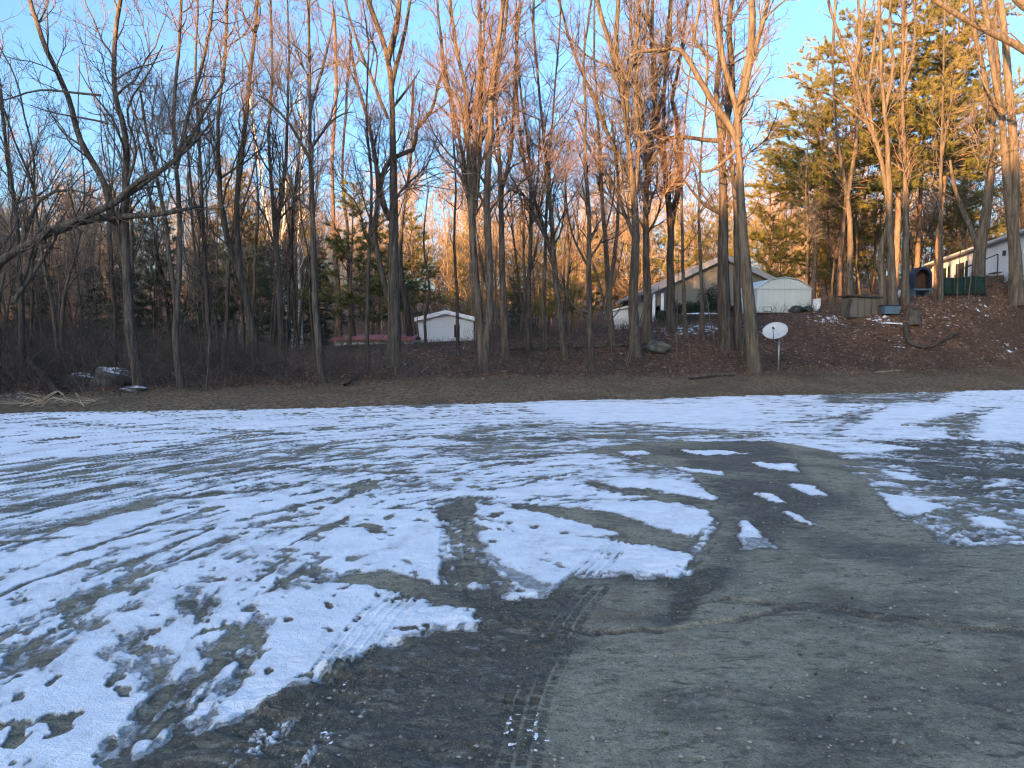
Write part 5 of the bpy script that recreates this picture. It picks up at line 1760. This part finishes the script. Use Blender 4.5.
def right_yard():
    # green covered fence
    Y = hit(962, 296, 28, 45)
    x0, x1 = X(940, Y), X(984, Y); cx = (x0 + x1) / 2; w = x1 - x0
    zg = hz(cx, Y)
    o = thing('green_fence', 'low dark green covered fence panel in front of the long white house', 'fence', (cx, Y, zg), math.radians(4))
    top = max(Zp(277, Y) - zg, .8)
    n = 30
    xs = np.linspace(-w / 2, w / 2, n)
    V, Q = [], []
    for k, zz in enumerate(np.linspace(.03, top, 8)):
        V.append(np.stack([xs, .04 * np.sin(xs * 5 + k * .5) + .02 * np.sin(xs * 13), np.full(n, zz) + .03 * np.sin(xs * 3) * (k == 7)], 1))
    V = np.concatenate(V); idx = np.arange(len(V)).reshape(8, n)
    Q = np.stack([idx[:-1, :-1], idx[:-1, 1:], idx[1:, 1:], idx[1:, :-1]], -1).reshape(-1, 4)
    pan = link('cover', mesh_from('cover', V, Q, None, M['green']), o)
    md = pan.modifiers.new('solid', 'SOLIDIFY'); md.thickness = .02
    for xx in np.linspace(-w / 2, w / 2, 5):
        MB().bar((xx, -.09, -.1), (xx, -.09, top + .08), .02, 8).build('post', M['dark_wood'], o, True)
    # blue arched shelter
    Y = hit(921, 297, 28, 45)
    xc = X(921.5, Y); zg = hz(xc, Y)
    zb = Zp(289, Y) - zg; zt = Zp(266.5, Y) - zg
    w = X(931, Y) - X(913, Y)
    o = thing('arched_shelter', 'small blue arched frame with a brown back between two trunks near the long house', 'shelter', (xc, Y, zg))
    h = zt - zb; zb0 = max(zb, .1)
    arc = [(-w / 2, zb0)] + [(-w / 2 * math.cos(t), zt - w / 2 + w / 2 * math.sin(t)) for t in np.linspace(0, math.pi, 15)] + [(w / 2, zb0)]
    inner = [(p[0] * .80, zb0 + (p[1] - zb0) * .88) for p in arc]
    m = MB()
    f = [[m.bm.verts.new((p[0], yy, p[1])) for p in q] for q in (arc, inner) for yy in (0, .5)]
    for i in range(len(arc) - 1):
        m.bm.faces.new((f[0][i], f[0][i + 1], f[1][i + 1], f[1][i])); m.bm.faces.new((f[2][i], f[3][i], f[3][i + 1], f[2][i + 1]))
        m.bm.faces.new((f[0][i], f[2][i], f[2][i + 1], f[0][i + 1])); m.bm.faces.new((f[1][i], f[1][i + 1], f[3][i + 1], f[3][i]))
    m.build('arch', M['blue'], o)
    m = MB(); m.prism(inner, .42, .47); m.build('back', M['brown'], o)
    MB().box((0, .25, zb0 - .02), (w * 1.1, .6, .08)).build('base', M['teal'], o)
    for s in (-1, 1): MB().box((s * w * .42, .25, zb0 / 2 - .04), (.08, .4, zb0)).build('leg', M['teal'], o)
    # ball and crate at its left
    Y = 36.5
    xb = X(899, Y); zg = hz(xb, Y)
    q = MB().blob((0, 0, .2), (.2, .2, .2), 4, .0).build('ball', plain('pale_blue_ball', (.45, .5, .6), .4), None, True); q.location = (xb, Y, zg)
    tag(q, 'pale ball lying beside the dark straight trunk', 'ball')
    xb = X(914, Y - .4); zg = hz(xb, Y - .4)
    t = thing('crate', 'dark blue open crate with a little snow in it, right of the dark straight trunk', 'crate', (xb, Y - .4, zg), .3)
    m = MB(); m.box((0, 0, .03), (.7, .45, .05))
    for s in (-1, 1): m.box((s * .335, 0, .17), (.03, .45, .24)); m.box((0, s * .21, .17), (.638, .03, .24))
    m.build('body', M['blue'], t)
    MB().blob((0, 0, .19), (.28, .17, .08), 8, .1).build('snow_cover', M['snow'], t, True)


def fallen(label, pts, w0, w1, mat, seed, name='fallen_branch', twigs=True, Yoff=None, dens=1.2):
    rng = np.random.default_rng(seed)
    q = []
    for px, py, lift in pts:
        Y = hit(px, py) if Yoff is None else Yoff
        p = at(px, py, Y); p[2] = p[2] if Yoff is not None else hz(p[0], p[1]) + lift
        q.append(p)
    q = np.array(q)
    m = q[:, 1].mean() / FPX
    st = [resample(q, np.linspace(w0, w1, len(q)) * m / 2, .15, .006, rng)]
    tr, cr = bare_tree(st, seed, clear=-1, dens=dens if twigs else 0, l1=(.3, .9), ang=(30, 70), fine=.7, rmin=.004, sides=7, up=.0)
    base = q[0].copy()
    o = thing(name, label, 'branch', base)
    for a in (tr, cr):
        for v in a.V: v -= base
    link('stem', tr.mesh('stem', M[mat]), o)
    if cr.V: link('twigs', cr.mesh('twigs', M[mat]), o)


def litter():
    fallen('black crooked fallen branch lying on the bank below the stump', [(905, 330, .25), (908, 345, .12), (925, 351, .1), (940, 346, .12), (957, 341, .25)], 5, 2, 'bark_dark', 61)
    fallen('dark rotten trunk slanting down to the pale reeds at the left edge', [(12, 360, .9), (30, 376, .5), (48, 388, .25), (58, 396, .05)], 5, 6, 'bark_dark', 62, 'fallen_log')
    fallen('long grey fallen log lying across the bank between the twin trunks and the house', [(500, 352, .1), (540, 350, .12), (590, 349, .1), (640, 347, .1)], 4, 2.5, 'bark', 63, 'fallen_log')
    fallen('snow-dusted fallen log lying below the low red roof', [(330, 352, .15), (352, 350, .2), (380, 349, .15), (404, 347, .15)], 4, 3, 'bark_dark', 64, 'fallen_log')
    fallen('short fallen branch near the foot of the big pale tree', [(690, 381, .05), (715, 378, .06), (735, 377, .05)], 3, 1.5, 'bark_dark', 65)
    fallen('pale straight stick lying on the verge right of the satellite dish', [(875, 374, .04), (900, 372, .05)], 2, 1.2, 'straw', 66, 'stick', False)
    fallen('crooked dark branch lying low in front of the red roof log', [(345, 388, .08), (358, 380, .12), (368, 372, .25)], 3, 1.2, 'bark_dark', 67)
    # heap of broken pale reeds
    rng = np.random.default_rng(14)
    o = None
    Y0 = hit(60, 408, 15)
    base = at(60, 408, Y0); base[2] = hz(base[0], base[1])
    A = Acc()
    P = []
    for k in range(46):
        s = np.array([base[0] + rng.uniform(-.9, .7), base[1] + rng.uniform(-.1, .9), 0]); s[2] = hz(s[0], s[1]) + rng.uniform(.0, .08)
        e = s + np.array([rng.uniform(-.9, .5), rng.uniform(-.3, .3), rng.uniform(.0, .22)])
        P.append([s, (s + e) / 2 + rng.normal(0, .03, 3), e])
    V, Q = tubes(np.array(P), taper(np.full(len(P), .0065), 3, .6), 4); A.add(V, Q)
    def pts(l): return [at(px, py, Y0) for px, py in l]
    for l in ([(22, 412), (40, 401), (58, 391), (68, 402)], [(30, 410), (47, 398), (58, 391)], [(38, 411), (52, 398), (69, 402)], [(76, 393), (80, 400), (84, 407)], [(20, 406), (34, 402), (48, 398)], [(58, 391), (64, 396), (68, 402)]):
        q, r = resample(pts(l), np.full(len(l), .012), .1)
        V, Q = tubes(q[None], r[None], 5); A.add(V, Q)
    for v in A.V: v -= base
    o = link('reed_heap', A.mesh('reed_heap', M['straw'])); o.location = base
    tag(o, 'heap of broken pale reeds at the left edge of the snow', 'reeds')
    # rocks
    for px, py, s, lab, mt in ((116, 386, (.55, .45, .36), 'snow-capped rock in the brush at the left beside the forked tree, the larger one', 'snow_rock'), (84, 384, (.6, .4, .2), 'low snow-dusted rock left of the larger snowy rock', 'snow_rock'),
                               (657, 352, (.5, .4, .26), 'low mossy grey boulder on the bank left of the house shrubs', 'rock'), (134, 392, (.35, .25, .10), 'flat snow-dusted stone at the foot of the forked tree', 'snow_rock')):
        Y = hit(px, py); p = at(px, py, Y)
        q = MB().blob((0, 0, s[2] * .5), s, px, .16, 4).build('rock', M[mt], None, True)
        q.location = (p[0], Y, hz(p[0], Y)); tag(q, lab, 'rock', 'rocks under the trees')
    # scraps of pressed snow fallen from tyre treads
    m = MB()
    rng = np.random.default_rng(3)

    def bit(px, py, l, w, a):
        x, y = flat(px, py)
        for q in range(max(3, int(l / .009))):
            f = rng.uniform(-.5, .5) * l
            r_ = w * rng.uniform(.25, .5)
            m.blob((x + f * math.cos(a) + rng.normal(0, w * .18), y + f * math.sin(a) + rng.normal(0, w * .18), .006), (r_ * rng.uniform(.8, 1.6), r_ * rng.uniform(.8, 1.4), r_ * .7), int(rng.integers(0, 9999)), .3, 1)
    for px, py, l, w, a in ((512, 712, .05, .010, 0), (510, 722, .075, .014, 1.35), (518, 716, .045, .012, .5), (509, 733, .05, .014, .6), (510, 746, .05, .014, .3), (536, 724, .04, .012, 1.2), (533, 732, .05, .012, .1), (536, 738, .055, .013, 1.4),
                            (545, 742, .03, .009, 0), (523, 740, .03, .009, .3), (538, 715, .03, .008, 1.4), (535, 752, .03, .01, .2), (346, 684, .05, .008, 1.3), (352, 688, .05, .006, .1), (345, 692, .04, .006, .2), (356, 692, .04, .006, .1), (328, 747, .07, .012, 1.2), (335, 738, .05, .012, .4), (322, 735, .05, .014, .9)):
        bit(px, py, l, w, a)
    A = Acc()
    rng = np.random.default_rng(8)
    k = 5200
    d = 2.4 + 7 * rng.random(k) ** 1.6
    x = d * rng.uniform(-.35, .95, k)
    y = d
    gb = G(BARE)
    ok = poly_sd(x, y, gb) > .03
    x, y = x[ok], y[ok]
    sz = .0035 + .012 * rng.random(len(x)) ** 4
    base = np.array([[1, 0, 0], [0, 1, 0], [-1, 0, 0], [0, -1, 0], [0, 0, 1], [0, 0, -1]], float)
    Tt = np.array([[0, 1, 4], [1, 2, 4], [2, 3, 4], [3, 0, 4], [1, 0, 5], [2, 1, 5], [3, 2, 5], [0, 3, 5]])
    Vp = base[None] * sz[:, None, None] * rng.uniform(.6, 1.3, (len(x), 6, 1)) * np.array([1, 1, .6])
    Vp[:, :, 0] += x[:, None]; Vp[:, :, 1] += y[:, None]; Vp[:, :, 2] += .006
    Tp = (Tt[None] + (np.arange(len(x)) * 6)[:, None, None]).reshape(-1, 3)
    g_ = link('gravel', mesh_from('gravel', Vp.reshape(-1, 3), None, Tp, M['pebble'], False))
    tag(g_, 'loose small stones scattered over the bare wet ground', 'gravel', kind='stuff')
    o = m.build('snow_scraps', M['snow'], None)
    tag(o, 'small pressed scraps of snow dropped on the dark wet soil', 'snow', kind='stuff')


if FULL:
    for i, s in enumerate(TREES):
        tree_from_spec(i, *s)
    bent_tree(); edge_tree()
    evergreens(); woods(); undergrowth(); saplings()
    gabled_shed(); red_roofed(); gabled_house(); white_trailer(); mint_shed(); plank_hut(); stump(); dish(); long_house(); right_yard()
    litter()

# ------------------------------------------------------------------ light
w = bpy.data.worlds.new('World'); scene.world = w
w.use_nodes = True
nt = w.node_tree
bg = nt.nodes['Background']
sky = nt.nodes.new('ShaderNodeTexSky')
sky.sky_type = 'NISHITA'
sky.sun_disc = False
sky.sun_elevation = SUN_EL
az = math.atan2(SUN_TO[0], SUN_TO[1])          # from +Y towards +X
sky.sun_rotation = az
sky.altitude = 200
sky.air_density = .9; sky.dust_density = 6.0; sky.ozone_density = 3.1
nt.links.new(sky.outputs[0], bg.inputs[0])
bg.inputs[1].default_value = .15
sl = bpy.data.lights.new('sun', 'SUN')
sl.energy = 4.8
sl.angle = math.radians(.5)
sl.color = (1, .51, .19)
so = bpy.data.objects.new('sun', sl); COL.objects.link(so)
dirv = Vector((SUN_TO[0] * math.cos(SUN_EL), SUN_TO[1] * math.cos(SUN_EL), math.sin(SUN_EL)))
so.rotation_euler = dirv.to_track_quat('Z', 'Y').to_euler()
so.location = dirv * 200
vs = scene.view_settings
vs.view_transform = 'Standard'; vs.look = 'None'; vs.gamma = 1; vs.use_curve_mapping = False
vs.exposure = 2.55
scene.cycles.max_bounces = 6
scene.cycles.use_denoising = True
scene.cycles.filter_width = 1.2
